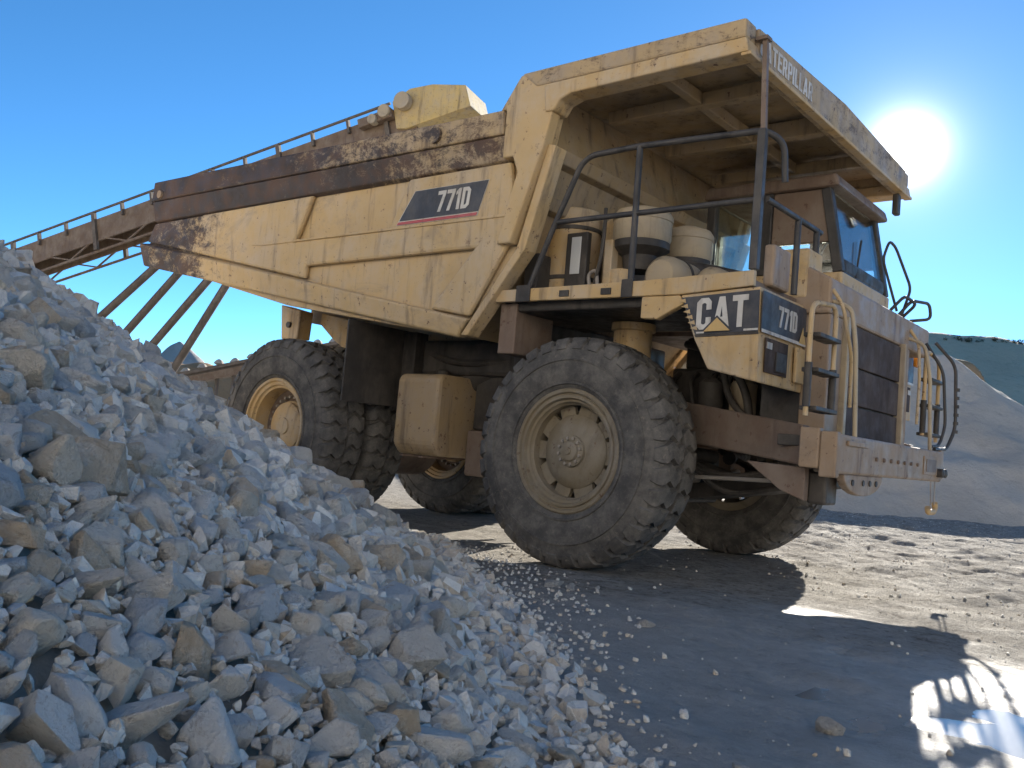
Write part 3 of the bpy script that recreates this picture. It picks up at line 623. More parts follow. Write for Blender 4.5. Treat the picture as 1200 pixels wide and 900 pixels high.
# bumper
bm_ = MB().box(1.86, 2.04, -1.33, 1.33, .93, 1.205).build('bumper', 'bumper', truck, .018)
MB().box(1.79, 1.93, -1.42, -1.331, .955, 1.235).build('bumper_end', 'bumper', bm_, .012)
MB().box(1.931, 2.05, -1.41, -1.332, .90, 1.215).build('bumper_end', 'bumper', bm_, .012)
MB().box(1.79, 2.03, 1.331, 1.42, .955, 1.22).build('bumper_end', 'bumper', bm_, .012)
MB().box(1.60, 1.859, -1.35, 1.33, 1.10, 1.18).build('bumper_step', 'dark', bm_, .008)
P = [(-1.15, .929)]+[(-.72+.43*math.cos(a), .929-.15*math.sin(a)) for a in np.linspace(math.pi, 0, 12)]+[(-.29, .929)]
MB().prism(P[1:-1], 0, 1.96, 2.02).build('tow_plate', 'bumper', bm_, .008)
for y in (-.98, -.75, -.60, -.46): MB().lathe([(.022, 0), (.022, .008)], (2.021, y, .875), 0, 12).build('plate_hole', 'dark', bm_)
MB().box(2.041, 2.05, .72, 1.14, .985, 1.145).build('bumper_plate', 'bumper', bm_, .004)
MB().box(2.051, 2.056, .78, 1.08, 1.01, 1.12).build('plate_patch', 'brown', bm_)
MB().box(2.041, 2.06, -1.20, -.78, 1.13, 1.165).build('weld_bar', 'bumper', bm_, .005)
for y in (1.18, 1.28): MB().lathe([(.04, 0), (.04, .05), (.02, .06)], (2.041, y, 1.01), 0, 14).build('bumper_bolt', 'dark', bm_, 0, True)
MB().tube([(2.03, 1.03, .93), (2.04, 1.02, .72)], .006, 6).tube([(2.03, 1.16, .93), (2.04, 1.13, .72)], .006, 6).build('hook_chain', 'steel', bm_)
MB().tube(arc([(2.04, .93, .70), (2.04, .96, .66), (2.04, 1.12, .66), (2.04, 1.17, .70), (2.04, 1.15, .74)], .03), .026, 10).build('tow_hook', 'yellow', bm_, 0, True)
MB().box(1.78, 1.92, -1.20, -.98, .70, .93).build('tow_eye_block', 'dark', bm_, .02)
MB().prism([(1.35, .97), (1.80, .955), (1.80, .72), (1.62, .78)], 1, -1.30, -1.22).build('bumper_gusset', 'brown', bm_, .008)

# ---- access ladders on the nose
def ladder(s, name):
    Y1, Y2 = s*1.62, s*1.16
    ld = MB().tube(arc([(1.90, Y1, 1.30), (1.90, Y1, 2.07), (1.90, Y2, 2.12), (1.90, Y2, 1.34)], .11), .018, 10).build(name, 'yellow', truck, 0, True)
    for k, z in enumerate((1.34, 1.60, 1.84)):
        MB().box(1.84, 1.96, min(Y1, Y2)+.03, max(Y1, Y2)-.03, z, z+.03).build('step', 'dark', ld, .006)
    MB().tube(arc([(2.02, s*.98, 1.20), (1.99, s*.98, 1.85), (1.94, s*.96, 2.14), (1.80, s*.96, 2.20)], .1), .017, 10).build('grab_handle', 'cream', ld, 0, True)
    MB().tube(arc([(1.93, s*.86, 1.42), (1.93, s*.88, 1.80), (1.88, s*.98, 2.16), (1.80, s*.98, 2.28)], .1), .014, 10).build('grab_handle', 'yellow', ld, 0, True)
    for y in (Y1, Y2): MB().tube([(1.90, y, 1.36), (1.90, y, 1.66)], .026, 10).build('grip_tape', 'dark', ld, 0, True)
    return ld
ladder(-1, 'access_ladder')
fl = ladder(1, 'access_ladder')
MB().tube(arc([(1.86, 1.60, 2.25), (2.02, 1.72, 2.05), (2.04, 1.74, 1.45), (2.0, 1.62, 1.24), (2.0, 1.2, 1.22)], .09), .016, 10).build('hand_loop', 'railing', fl, 0, True)
MB().tube(arc([(1.86, 1.28, 2.2), (2.0, 1.38, 1.95), (2.02, 1.46, 1.45), (2.0, 1.36, 1.26), (2.0, 1.1, 1.24)], .09), .014, 10).build('hand_loop', 'railing', fl, 0, True)
for i in range(6): MB().tube([(2.04, 1.738, 1.40+.08*i), (2.04, 1.738, 1.43+.08*i)], .024, 10).build('loop_grip', 'dark', fl, 0, True)
MB().box(1.66, 1.70, 1.62, 1.72, 2.02, 2.12).build('turn_signal', 'amber', ff, .01)

# ---- deck railing and posts
rg = MB().tube(arc([(-.46, -1.76, 2.23), (-.26, -1.76, 2.72), (-.02, -1.76, 3.24), (.08, -1.76, 3.30), (.52, -1.76, 3.31), (1.55, -1.76, 3.27), (1.62, -1.60, 3.22), (1.62, -1.55, 2.95)], .09), .024, 10).build('guard_rail', 'railing', truck, 0, True)
MB().tube([(-.22, -1.76, 2.78), (1.54, -1.76, 2.78)], .022, 10).build('mid_rail', 'railing', rg, 0, True)
MB().tube([(.535, -1.76, 2.16), (.525, -1.76, 3.31)], .026, 10).build('rail_post', 'railing', rg, 0, True)
MB().box(.485, .585, -1.815, -1.802, 2.12, 2.26).build('post_foot', 'dark', rg, .006)
MB().box(-.55, -.40, -1.815, -1.802, 2.12, 2.26).build('post_foot', 'dark', rg, .006)
MB().box(1.50, 1.56, -1.795, -1.735, 2.28, 3.28).build('corner_post', 'railing', rg, .008)
MB().beam((1.53, -1.757, 3.28), (1.50, -1.757, 3.93), .035, .035).build('corner_post_top', 'brown', rg)
MB().box(1.44, 1.53, -1.80, -1.72, 3.925, 3.95).build('post_cap', 'brown', rg)
MB().tube([(1.57, -1.15, 2.22), (1.57, -1.15, 2.80)], .024, 10).build('rail_post', 'railing', rg, 0, True)
MB().tube([(1.57, -.78, 2.22), (1.57, -.78, 2.80)], .024, 10).build('rail_post', 'railing', rg, 0, True)
MB().tube([(1.57, -1.72, 2.79), (1.57, -.70, 2.79)], .022, 10).build('mid_rail', 'railing', rg, 0, True)
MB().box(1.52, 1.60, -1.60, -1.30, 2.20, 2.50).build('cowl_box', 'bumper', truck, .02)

# ---- machinery on the deck
c1 = MB().lathe([(.20, 2.215), (.235, 2.24), (.235, 2.95), (.225, 3.03), (.15, 3.06)], (-.48, -1.15, 0), 2, 32).build('air_tank', 'yellow', truck, 0, True)
MB().box(-.36, -.14, -1.42, -1.36, 2.30, 2.78).build('tank_window', 'dark', c1, .01)
MB().box(-.30, -.20, -1.43, -1.421, 2.42, 2.74).build('sight_gauge', 'lens', c1, .004)
MB().lathe([(.13, 2.216), (.13, 2.95), (.09, 3.0)], (-.14, -.95, 0), 2, 22).build('receiver_tank', 'yellow', truck, 0, True)
MB().box(-.32, .02, -1.50, -1.25, 2.216, 2.30).build('valve_block', 'dark', truck, .02)
MB().tube(arc([(-.06, -1.44, 2.26), (-.08, -1.46, 2.40), (.0, -1.46, 2.44), (.02, -1.46, 2.30)], .05), .016, 8).build('valve_pipe', 'steel', truck, 0, True)
MB().tube(arc([(-.58, -1.5, 2.22), (-.60, -1.5, 2.55), (-.62, -1.3, 2.80)], .15), .020, 8).build('air_hose', 'cream', truck, 0, True)
MB().box(-.70, -.55, -1.55, -1.3, 2.216, 2.60).build('relay_box', 'dark', truck, .02)
MB().box(.02, .10, -1.40, -1.30, 2.216, 2.70).build('support_plate', 'yellow', truck, .01)
for (x, y, r, z) in ((.24, -1.18, .245, 2.70), (.36, -.62, .22, 2.66)):
    pc = MB().lathe([(r*.95, z), (r, z+.03), (r, z+.17), (r*1.03, z+.175), (r*1.03, z+.215), (r*.9, z+.26), (r*.4, z+.30), (.03, z+.31)], (x, y, 0), 2, 36).build('precleaner', 'cream', truck, 0, True)
    MB().lathe([(r*.55, z-.24), (r*.62, z-.12), (r*.97, z-.06), (r*.97, z-.002)], (x, y, 0), 2, 30).build('precleaner_base', 'dark', pc, 0, True)
for (x, y, r) in ((.50, -1.30, .175), (.78, -1.02, .15)):
    MB().lathe([(.06, -.26), (r*.7, -.245), (r*.95, -.19), (r, -.12), (r, .40), (r*.8, .46)], (x, y+.25, 2.225+r), 1, 30).build('air_filter_canister', 'cream', truck, 0, True)
MB().lathe([(.10, 2.216), (.10, 2.45)], (.14, -1.30, 0), 2, 18).build('filter_bowl', 'yellow', truck, 0, True)
for (x, y, r) in ((.50, -1.05, .175), (.78, -.77, .15)):
    for k in (-.02, .26): MB().lathe([(r+.001, k), (r+.010, k+.004), (r+.010, k+.030), (r+.001, k+.034)], (x, y, 2.225+r), 1, 30).build('canister_clamp', 'dark', truck, 0, True)
for z in (2.40, 2.84): MB().lathe([(.236, z), (.245, z+.004), (.245, z+.034), (.236, z+.038)], (-.48, -1.15, 0), 2, 32).build('tank_band', 'dark', c1, 0, True)
for i in range(7): MB().lathe([(.016, 0), (.016, .014), (.008, .018)], (2.041, -.55+.18*i, 1.06), 0, 8).build('bumper_bolt', 'brown', bm_)
MB().tube(arc([(.30, -1.05, 2.5), (.55, -.8, 2.52), (.9, -.6, 2.45)], .2), .09, 14).build('intake_pipe', 'dark', truck, 0, True)
MB().tube(arc([(-.02, -1.45, 2.3), (.08, -1.5, 2.62), (.04, -1.45, 2.95)], .2), .016, 8).build('air_hose', 'dark', truck, 0, True)
MB().tube([(.06, -1.1, 2.9), (.12, -1.1, 3.15)], .012, 8).build('exhaust_drain', 'dark', truck)
MB().box(-.75, -.2, -.9, .4, 2.216, 2.70).build('hoist_tank', 'brown', truck, .03)

# ---- cab
cb = empty('cab'); cb.parent = truck
y0, y1 = .36, 1.70; x0, x1 = .0, 1.30; z0, zs, z1 = 2.216, 2.72, 3.52
cabm = MB().box(x0, x1+.08, y0, y1, z0, zs).build('cab_base', 'yellow', cb, .02)
MB().prism([(x0-.03, 3.50), (x1+.02, 3.50), (x1-.02, 3.62), (x0, 3.62)], 1, y0-.04, y1+.04).build('cab_roof', 'brown', cb, .03)
for y in (y0+.045, y1-.045):
    MB().beam((x0+.05, y, zs), (x0+.05, y, 3.50), .09, .09, (1, 0, 0)).build('cab_pillar', 'railing', cb, .01)
    MB().beam((x1+.03, y, zs), (x1-.12, y, 3.50), .09, .09, (1, 0, 0)).build('cab_pillar', 'railing', cb, .01)
    MB().beam((.62, y, zs), (.62, y, 3.50), .09, .12, (1, 0, 0)).build('cab_pillar', 'railing', cb, .01)
    yy = y
    MB().box(.10, .56, yy-.008, yy+.008, zs, 3.49).build('side_window', 'glass', cb)
    MB().prism([(.69, zs), (1.28, zs), (1.23, 3.0), (.69, 3.0)], 1, yy-.008, yy+.008).build('side_window', 'glass', cb)
    MB().prism([(.685, 3.002), (1.235, 3.002), (1.14, 3.495), (.685, 3.495)], 1, yy-.03, yy+.03).build('cab_panel', 'brown', cb, .01)
MB().loft([(x1+.045, y0+.10, zs), (x1+.045, y1-.10, zs), (x1-.105, y1-.10, 3.49), (x1-.105, y0+.10, 3.49)], [(x1+.058, y0+.10, zs), (x1+.058, y1-.10, zs), (x1-.092, y1-.10, 3.49), (x1-.092, y0+.10, 3.49)]).build('windscreen', 'glass', cb)
MB().box(x0+.04, x0+.055, y0+.10, y1-.10, zs, 3.49).build('rear_window', 'glass', cb)
MB().box(.35, .80, .75, 1.2, 2.72, 2.80).box(.35, .45, .75, 1.2, 2.80, 3.25).build('driver_seat', 'dark', cb, .04)
MB().tube([(1.36, .75, 2.74), (1.30, 1.02, 3.15)], .010, 6).build('wiper', 'dark', cb)
st = MB().tube([(1.0+.05*math.sin(a), .98+.19*math.cos(a), 2.98+.18*math.sin(a)) for a in np.linspace(0, 2*math.pi, 21)], .014, 8).build('steering_wheel', 'dark', cb, 0, True)
MB().box(1.10, 1.36, y0+.1, y1-.1, 2.721, 2.86).build('dashboard', 'dark', cb, .03)
# mirrors and far handrails
mi = MB().tube(arc([(1.62, 1.30, 2.46), (1.66, 1.42, 2.75), (1.55, 1.25, 3.12), (1.55, 1.05, 3.14), (1.52, .98, 2.95), (1.60, 1.22, 2.50)], .07), .013, 8).build('mirror_bracket', 'railing', truck, 0, True)
MB().tube(arc([(1.62, 1.18, 2.44), (1.72, 1.25, 2.60), (1.80, 1.55, 2.62), (1.80, 1.62, 2.48), (1.66, 1.45, 2.44)], .06), .015, 8).build('mirror_stay', 'railing', mi, 0, True)
MB().tube(arc([(1.6, 1.0, 2.46), (1.70, 1.10, 2.62), (1.74, 1.34, 2.58), (1.62, 1.34, 2.46)], .06), .015, 8).build('mirror_stay', 'railing', mi, 0, True)
MB().box(1.38, 1.44, 1.60, 1.70, 3.55, 3.76).build('work_lamp', 'dark', bo, .015)

# ------------------------------------------------------------------ conveyor behind
cv = empty('conveyor')
hA = at(508, 133, 27.0); hB = at(-60, 335, 34.5)       # head and tail of the gallery centre line (walkway level)
dcv = (hA-hB).normalized(); side = dcv.cross(Vector((0, 0, 1))).normalized(); upv = side.cross(dcv)
L = (hA-hB).length
def cp(t, s_=0, u=0): return hB+dcv*(t*L)+side*s_+upv*u
cv.location = (hB.x, hB.y, 0)
def cadd(mb, name, m, bevel=0, smooth=False):
    o = mb.build(name, m, None, bevel, smooth); o.parent = cv; o.matrix_parent_inverse = Matrix.Translation(cv.location).inverted(); return o
M['truss'] = paint('conveyor_steel', (.15, .095, .06), dust=(.24, .185, .135), dust_amt=.8)
M['cvyellow'] = paint('conveyor_yellow', (.60, .42, .14), dust_amt=.6)
M['trussdark'] = paint('conveyor_dark_steel', (.10, .075, .055), dust=(.2, .17, .14), dust_amt=.6)
def par(mb, t0, t1, s0, s1, u0, u1):
    return mb.loft([cp(t0, s0, u0), cp(t0, s1, u0), cp(t0, s1, u1), cp(t0, s0, u1)], [cp(t1, s0, u0), cp(t1, s1, u0), cp(t1, s1, u1), cp(t1, s0, u1)])
for s in (-1, 1):
    cadd(par(MB(), 0, .985, s*.55, s*.62, -.62, .16), 'side_plate', 'truss')
    cadd(MB().tube([cp(0, s*.66, .42), cp(.95, s*.66, .42)], .045, 8), 'handrail', 'trussdark')
    cadd(MB().beam(cp(0, s*.58, -.98), cp(.80, s*.58, -.98), .07, .07), 'lower_chord', 'truss')
    n = 15
    for i in range(n+1):
        tt = .02+.92*i/n
        cadd(MB().beam(cp(tt, s*.66, -.05 if i % 3 else -.95), cp(tt, s*.66, .42), .12, .08 if i % 3 else .14), 'rail_post', 'trussdark')
        if i < n-2:
            cadd(MB().beam(cp(tt, s*.58, -.95 if i % 2 else -.45), cp(tt+.92/n, s*.58, -.45 if i % 2 else -.95), .05, .05), 'truss_diagonal', 'truss')
cadd(par(MB(), 0, .99, -.52, .52, .10, .20), 'belt', 'trussdark')
rub = MB()
for i in range(110):
    tt = random.uniform(.01, .93); p = cp(tt, random.uniform(-.4, .4), .22); r = random.uniform(.05, .11)
    rub.lathe([(r*.5, -r*.6), (r, -r*.1), (r*.7, r*.5), (r*.2, r*.7)], p, 2, 6)
tag(cadd(rub, 'belt_load', 'truss'), kind='stuff')
hd = [cp(.955, 0, -.45), cp(.955, 0, .42), cp(.985, 0, .62), cp(1.02, 0, .50), cp(1.068, 0, .12), cp(1.07, 0, -.55), cp(.97, 0, -.55)]
cadd(MB().loft([p-side*.72 for p in hd], [p+side*.72 for p in hd]), 'head_box', 'cvyellow', .02)
sgn = -1 if (CAM-hA).dot(side) < 0 else 1
for k, (tt, uu_, r) in enumerate(((.975, .22, .26), (.945, .10, .20), (.925, -.02, .15))):
    q = cp(tt, sgn*.75, uu_); cadd(MB().tube([q, q+side*sgn*.25], [r, r], 20), 'drive_pulley', 'cream', .02)
cadd(par(MB(), .90, .955, sgn*.64, sgn*.9, -.12, .16), 'drive_motor', 'truss', .02)
for (a, b) in (((300, 206), (-26, 496)), ((306, 211), (43, 500)), ((320, 240), (86, 505)), ((333, 226), (151, 507))):
    A_ = at(*a, 30.5); d = ray(*b); B_ = CAM+d*(-CAM.z/d.z) if d.z < -1e-3 else at(*b, 31)
    dd = ray(*b); k = 30.5; B_ = at(b[0], b[1], 30.5); B_.z = -.1
    cadd(MB().tube([A_, B_], .135, 10), 'support_leg', 'trussdark', 0, True)
for (px, tt0) in ((312, .58), (330, .62)):
    pass
tag(cv, 'inclined conveyor with handrail and slanted steel legs rising behind the dump body', 'conveyor')

# low belt line behind the pile
lc = empty('low_conveyor'); la, lb_ = at(150, 452, 44), at(420, 398, 44); lc.location = (la.x, la.y, 0)
def ladd(mb, name, m):
    o = mb.build(name, m, None); o.parent = lc; o.matrix_parent_inverse = Matrix.Translation(lc.location).inverted(); return o
ladd(MB().beam(la, lb_, .9, .16), 'belt', 'trussdark')
ladd(MB().beam(la-Vector((0, 0, .38)), lb_-Vector((0, 0, .38)), .7, .34), 'frame', 'truss')
for i in range(14):
    p = la.lerp(lb_, (i+.5)/14); ladd(MB().beam(p-Vector((0, 0, .5)), Vector((p.x, p.y, -.1)), .14, .14, (1, 0, 0)), 'support_post', 'trussdark')
    q = p+Vector((0, 0, .12+.05*(i % 3))); ladd(MB().lathe([(.12, -.1), (.28, -.02), (.16, .14), (.04, .2)], q, 2, 7), 'spilled_stone', 'fines')
tag(lc, 'low dark belt line on posts far behind the rock pile, left of the rear tyre', 'conveyor')

# ------------------------------------------------------------------ rock pile
TV = np.array([-4, -1, 1, 2.89, 4.6, 5.78, 7.83, 9.2]); TU = np.array([-1.3, -.1, .22, .19, .0, -.25, -.64, -1.0])
SL, VR = .560, 7.6
def pile_z(u, v):
    toe = np.interp(v, TV, TU); toe_r = np.interp(VR, TV, TU)
    h = SL*(toe-u)
    hb = SL*(toe_r-u)-.85*(v-VR)-.02*(u+1)
    h = np.where(v > VR, np.minimum(h, hb), h)
    crest = 3.1+.35*np.sin(v*.8)
    h = np.minimum(h, crest-.55*np.clip(-u-5.6, 0, None)*1.2)
    h = np.minimum(h, 3.0+.6*(v+4))
    return h
def pile_s(u, v):
    x, y = uv2xy(u, v)
    return pile_z(u, v)+.16*fbm2(x, y, .9, 4, 21)+.05*fbm2(x, y, 4, 3, 33)
ua = np.arange(-9, 1.0, .07); va = np.arange(-4, 10.5, .07)
U, V = np.meshgrid(ua, va, indexing='ij'); uf, vf = U.ravel(), V.ravel(); xx, yy_ = uv2xy(uf, vf)
zz = np.maximum(pile_s(uf, vf)-.045, -.25)
tag(npmesh('rock_pile_core', np.stack([xx, yy_, zz], 1), gridfaces(len(ua), len(va)), 'fines'), 'bed of fine limestone rubble beneath the loose rocks of the pile', 'rubble', kind='stuff')
# stone shapes: rounded random polyhedra
import bmesh
def stone(g, level, nplanes=13):
    # random half-spaces -> polyhedron (through the dual hull) -> bevelled, roughened
    n = g.normal(size=(nplanes, 3)); n /= np.linalg.norm(n, axis=1)[:, None]; dist = g.uniform(.60, 1.0, nplanes)
    ax = np.vstack([np.eye(3), -np.eye(3)])+g.normal(size=(6, 3))*.22; ax /= np.linalg.norm(ax, axis=1)[:, None]
    n = np.vstack([n, ax]); dist = np.concatenate([dist, g.uniform(.8, 1.1, 6)])
    bm = bmesh.new()
    for q in n/dist[:, None]: bm.verts.new(q)
    bmesh.ops.convex_hull(bm, input=bm.verts[:]); P = []
    for f in bm.faces:
        nn = f.normal; d = nn.dot(f.verts[0].co)
        if abs(d) > .05: P.append(nn/d)
    bm.free(); bm = bmesh.new(); sc = Vector((1, g.uniform(.75, .98), g.uniform(.62, .95)))
    for q in P:
        if q.length < 2: bm.verts.new(Vector((q.x*sc.x, q.y*sc.y, q.z*sc.z)))
    bmesh.ops.remove_doubles(bm, verts=bm.verts[:], dist=.06)
    r = bmesh.ops.convex_hull(bm, input=bm.verts[:])
    bmesh.ops.delete(bm, geom=[v for v in bm.verts if not v.link_faces], context='VERTS')
    bmesh.ops.dissolve_limit(bm, angle_limit=R(4), verts=bm.verts[:], edges=bm.edges[:])
    if level >= 1: bmesh.ops.bevel(bm, geom=bm.edges[:], offset=.085 if level > 1 else .08, segments=1, profile=.6, affect='EDGES', clamp_overlap=True)
    bmesh.ops.triangulate(bm, faces=bm.faces[:])
    if level >= 2: bmesh.ops.subdivide_edges(bm, edges=[e for e in bm.edges if e.calc_length() > .16], cuts=2, use_grid_fill=True); bmesh.ops.triangulate(bm, faces=bm.faces[:])
    if level >= 2: bmesh.ops.subdivide_edges(bm, edges=[e for e in bm.edges if e.calc_length() > .16], cuts=1, use_grid_fill=True); bmesh.ops.triangulate(bm, faces=bm.faces[:])
    bm.verts.index_update(); v = np.array([x.co[:] for x in bm.verts]); f = np.array([[q.index for q in x.verts] for x in bm.faces]); bm.free()
    if level >= 1:
        off = g.uniform(0, 50, 3); amp = .10 if level > 1 else .06
        nv = v/np.maximum(np.linalg.norm(v, axis=1)[:, None], 1e-6)
        v = v+nv*(amp*fbm(v*2.4+off, 4)[:, None]+(amp*.35*fbm(v*9+off, 3)[:, None] if level > 1 else 0))
    return v/np.abs(v).max(), f
def rotm(g):
    q = g.normal(size=4); q /= np.linalg.norm(q); w, x, y, z = q
    return np.array([[1-2*(y*y+z*z), 2*(x*y-z*w), 2*(x*z+y*w)], [2*(x*y+z*w), 1-2*(x*x+z*z), 2*(y*z-x*w)], [2*(x*z-y*w), 2*(y*z+x*w), 1-2*(x*x+y*y)]])
def project(x, y, z):
    q = np.stack([x-CAM.x, y-CAM.y, z-CAM.z], 1)
    a, b, c = q@np.array(rr), q@np.array(uu), q@np.array(f_); c2 = np.maximum(c, .05)
    return 600+1049.5*a/c2, 450-1049.5*b/c2, c
# positions: dart throwing over the slope, big ones first
cells = {}; ROCK = []
CS = .13
def try_add(u, v, r, k=.88):
    ci, cj = int(u//CS), int(v//CS)
    for i in range(ci-2, ci+3):
        for j in range(cj-2, cj+3):
            for (a, b, q) in cells.get((i, j), ()):
                if (a-u)**2+(b-v)**2 < (k*(q+r))**2: return False
    cells.setdefault((ci, cj), []).append((u, v, r)); ROCK.append((u, v, r)); return True
g = np.random.default_rng(5)
hero = [(100, 557, 2.45, .095), (35, 437, 3.2, .085), (160, 842, 1.62, .070), (180, 610, 2.45, .062), (40, 740, 1.75, .055), (250, 870, 1.65, .056), (405, 842, 2.2, .066), (60, 510, 2.7, .07), (265, 735, 2.3, .055), (330, 652, 2.9, .058), (210, 500, 3.3, .06), (120, 645, 2.15, .058)]
for (px, py, dep, r) in hero:      # where the view ray meets the slope
    d_ = ray(px, py)
    for k in np.arange(.6, 9, .01):
        P_ = CAM+d_*k; u, v = xy2uv(P_.x, P_.y)
        if P_.z < float(pile_s(np.array([u]), np.array([v]))[0])+r*.3: break
    try_add(u, v, r*k/dep, .5)
for (r0, r1, tries) in ((.055, .078, 700), (.038, .055, 6500), (.026, .038, 24000), (.017, .026, 52000), (.010, .016, 60000)):
    uu2 = g.uniform(-5.6, .75, tries); vv2 = g.uniform(.15, 8.6, tries); ra = g.uniform(r0, r1, tries)*(.72+.10*vv2)
    toe = np.interp(vv2, TV, TU)
    for u, v, r, t_ in zip(uu2, vv2, ra, toe):
        if u < -.62*v-1.2: continue
        e = u-t_
        if e > .0 and g.random() < min(1, e*2.4+.2+(r-.03)*5): continue
        if r > .045 and e > -.3 and g.random() < .75: continue
        if v < .7 and abs(u) < .45: continue
        try_add(u, v, r)
for (r0, r1, tries, k_) in ((.020, .030, 16000, .84), (.011, .019, 34000, .80)):
    uu2 = g.uniform(-2.3, .45, tries); vv2 = g.uniform(.45, 3.4, tries); ra = g.uniform(r0, r1, tries); toe = np.interp(vv2, TV, TU)
    for u, v, r, t_ in zip(uu2, vv2, ra, toe):
        if u > t_-.02 or u < -.62*v-.5 or (v < .7 and abs(u) < .4): continue
        try_add(u, v, r, k_)
RK = np.array(ROCK); ru, rv, rad = RK[:, 0], RK[:, 1], RK[:, 2]
rx, ry = uv2xy(ru, rv); rz = np.maximum(pile_s(ru, rv), ground_z(rx, ry))+rad*.24
sx_, sy_, dep = project(rx, ry, rz); scr = rad*1049.5/np.maximum(dep, .3)
inview = (dep > .3) & (sx_ > -20) & (sx_ < 1220) & (sy_ > -20) & (sy_ < 915) & (rv < VR+.05)
inview[:len(hero)] = True; scr[:len(hero)] += 100
order = np.argsort(-np.where(inview, scr, -1)); chosen = order[:300]; chosen_set = set(int(i) for i in chosen)
shapes = []
for k in range(44):
    v_, f_k = stone(g, 2, int(g.integers(7, 16)))
    me_o = npmesh('rock', v_, f_k, 'rock', sharp=24); shapes.append(me_o.data); bpy.data.objects.remove(me_o)
herolab = ['largest tan boulder high on the left slope of the rock pile', 'large cream boulder near the pile crest at the left edge', 'large white-grey rock low in the left foreground of the pile',
           'white-grey rock right of the largest tan boulder', 'cream rock at the left edge, lower half of the pile', 'large white-grey rock at the bottom edge of the pile, left of centre',
           'large tan rock near the bottom right of the pile', 'tan rock above and left of the largest tan boulder', 'large white-grey rock in the middle of the lower pile slope', 'large grey rock in the middle of the pile slope facing the front wheel',
           'large grey rock on the pile below the conveyor legs', 'cream rock just under the largest tan boulder']
TONE = [('white-grey', (.90, .865, .80)), ('grey', (.78, .74, .67)), ('tan', (.74, .60, .44)), ('bluish grey', (.68, .68, .665)), ('cream', (.88, .80, .67))]
HT = [2, 4, 0, 0, 4, 0, 2, 2, 0, 1, 1, 4]
def place_words(px, py, d):
    side_ = 'at the left edge' if px < 90 else 'left of centre' if px < 260 else 'in mid-pile' if px < 430 else 'towards the truck' if py < 700 else 'near the bottom right'
    row = 'of the pile crest' if py < 330+px*.72 else 'of the upper slope' if py < 560+px*.25 else 'of the middle slope' if py < 730 else 'of the lowest rocks'
    return side_+' '+row
rocks_placed = []
for n_, i in enumerate(chosen):
    i = int(i); sh = shapes[n_ % 14] if n_ < 90 else shapes[14+(n_ % 30)]
    o = bpy.data.objects.new('rock', sh); COL.objects.link(o)
    r = rad[i]*1.24; kind_ = ('blocky', 'flat', 'long')[int(g.integers(0, 3))]; fl_ = {'blocky': (1.02, 1, 1.1), 'flat': (1.15, 1.1, .82), 'long': (1.25, .88, .95)}[kind_]
    o.location = (rx[i], ry[i], rz[i]); o.scale = tuple(r*q*g.uniform(.92, 1.08) for q in fl_); o.rotation_euler = tuple(g.uniform(-.6, .6, 2))+(g.uniform(0, 6.28),)
    rocks_placed.append((o, float(sx_[i])))
    ti = HT[i] if i < len(hero) else int(g.choice(5, p=[.28, .26, .16, .14, .16])); q = g.uniform(.9, 1.1); o.color = tuple(q*c_ for c_ in TONE[ti][1])+(1,)
    if i < len(hero): tag(o, herolab[i], 'rock', 'limestone rocks of the pile')
    else:
        sz = 'large' if scr[i] > 40 else 'medium' if scr[i] > 27 else 'small'
        tag(o, f'{sz} {kind_} {TONE[ti][0]} rock {place_words(sx_[i], sy_[i], dep[i])}', 'rock', 'limestone rocks of the pile')
ORD = ('first', 'second', 'third', 'fourth', 'fifth', 'sixth', 'seventh', 'eighth', 'ninth', 'tenth', 'eleventh', 'twelfth')
def number_off(items):       # things that look alike in one place are told apart by their order from the left
    by = {}
    for o_, x_ in items: by.setdefault(o_['label'], []).append((x_, o_))
    for lab, L_ in by.items():
        if len(L_) > 1:
            for k_, (x_, o_) in enumerate(sorted(L_, key=lambda q: q[0])): o_['label'] = f'{lab}, {ORD[min(k_, 11)]} from left'
number_off(rocks_placed)
# the remaining rocks as one mass
var2 = [stone(g, 1, int(g.integers(7, 14))) for _ in range(20)]; var1 = [stone(g, 0, int(g.integers(6, 11))) for _ in range(30)]
VV, FF, k0 = [], [], 0
for i in range(len(ROCK)):
    if i in chosen_set: continue
    if dep[i] < .2 and not inview[i] and rad[i] < .04: continue
    big = scr[i] > 13 and inview[i]; v_, f_k = (var2[i % 20] if big else var1[i % 30])
    v2 = (v_@rotm(g).T)*rad[i]*1.27*g.uniform(.85, 1.15, 3)+np.array((rx[i], ry[i], rz[i]))
    VV.append(v2); FF.append(f_k+k0); k0 += len(v2)
tag(npmesh('rubble', np.vstack(VV), np.vstack(FF), 'rubble', sharp=24), 'mass of smaller pale limestone rocks filling the pile', 'rubble', kind='stuff')
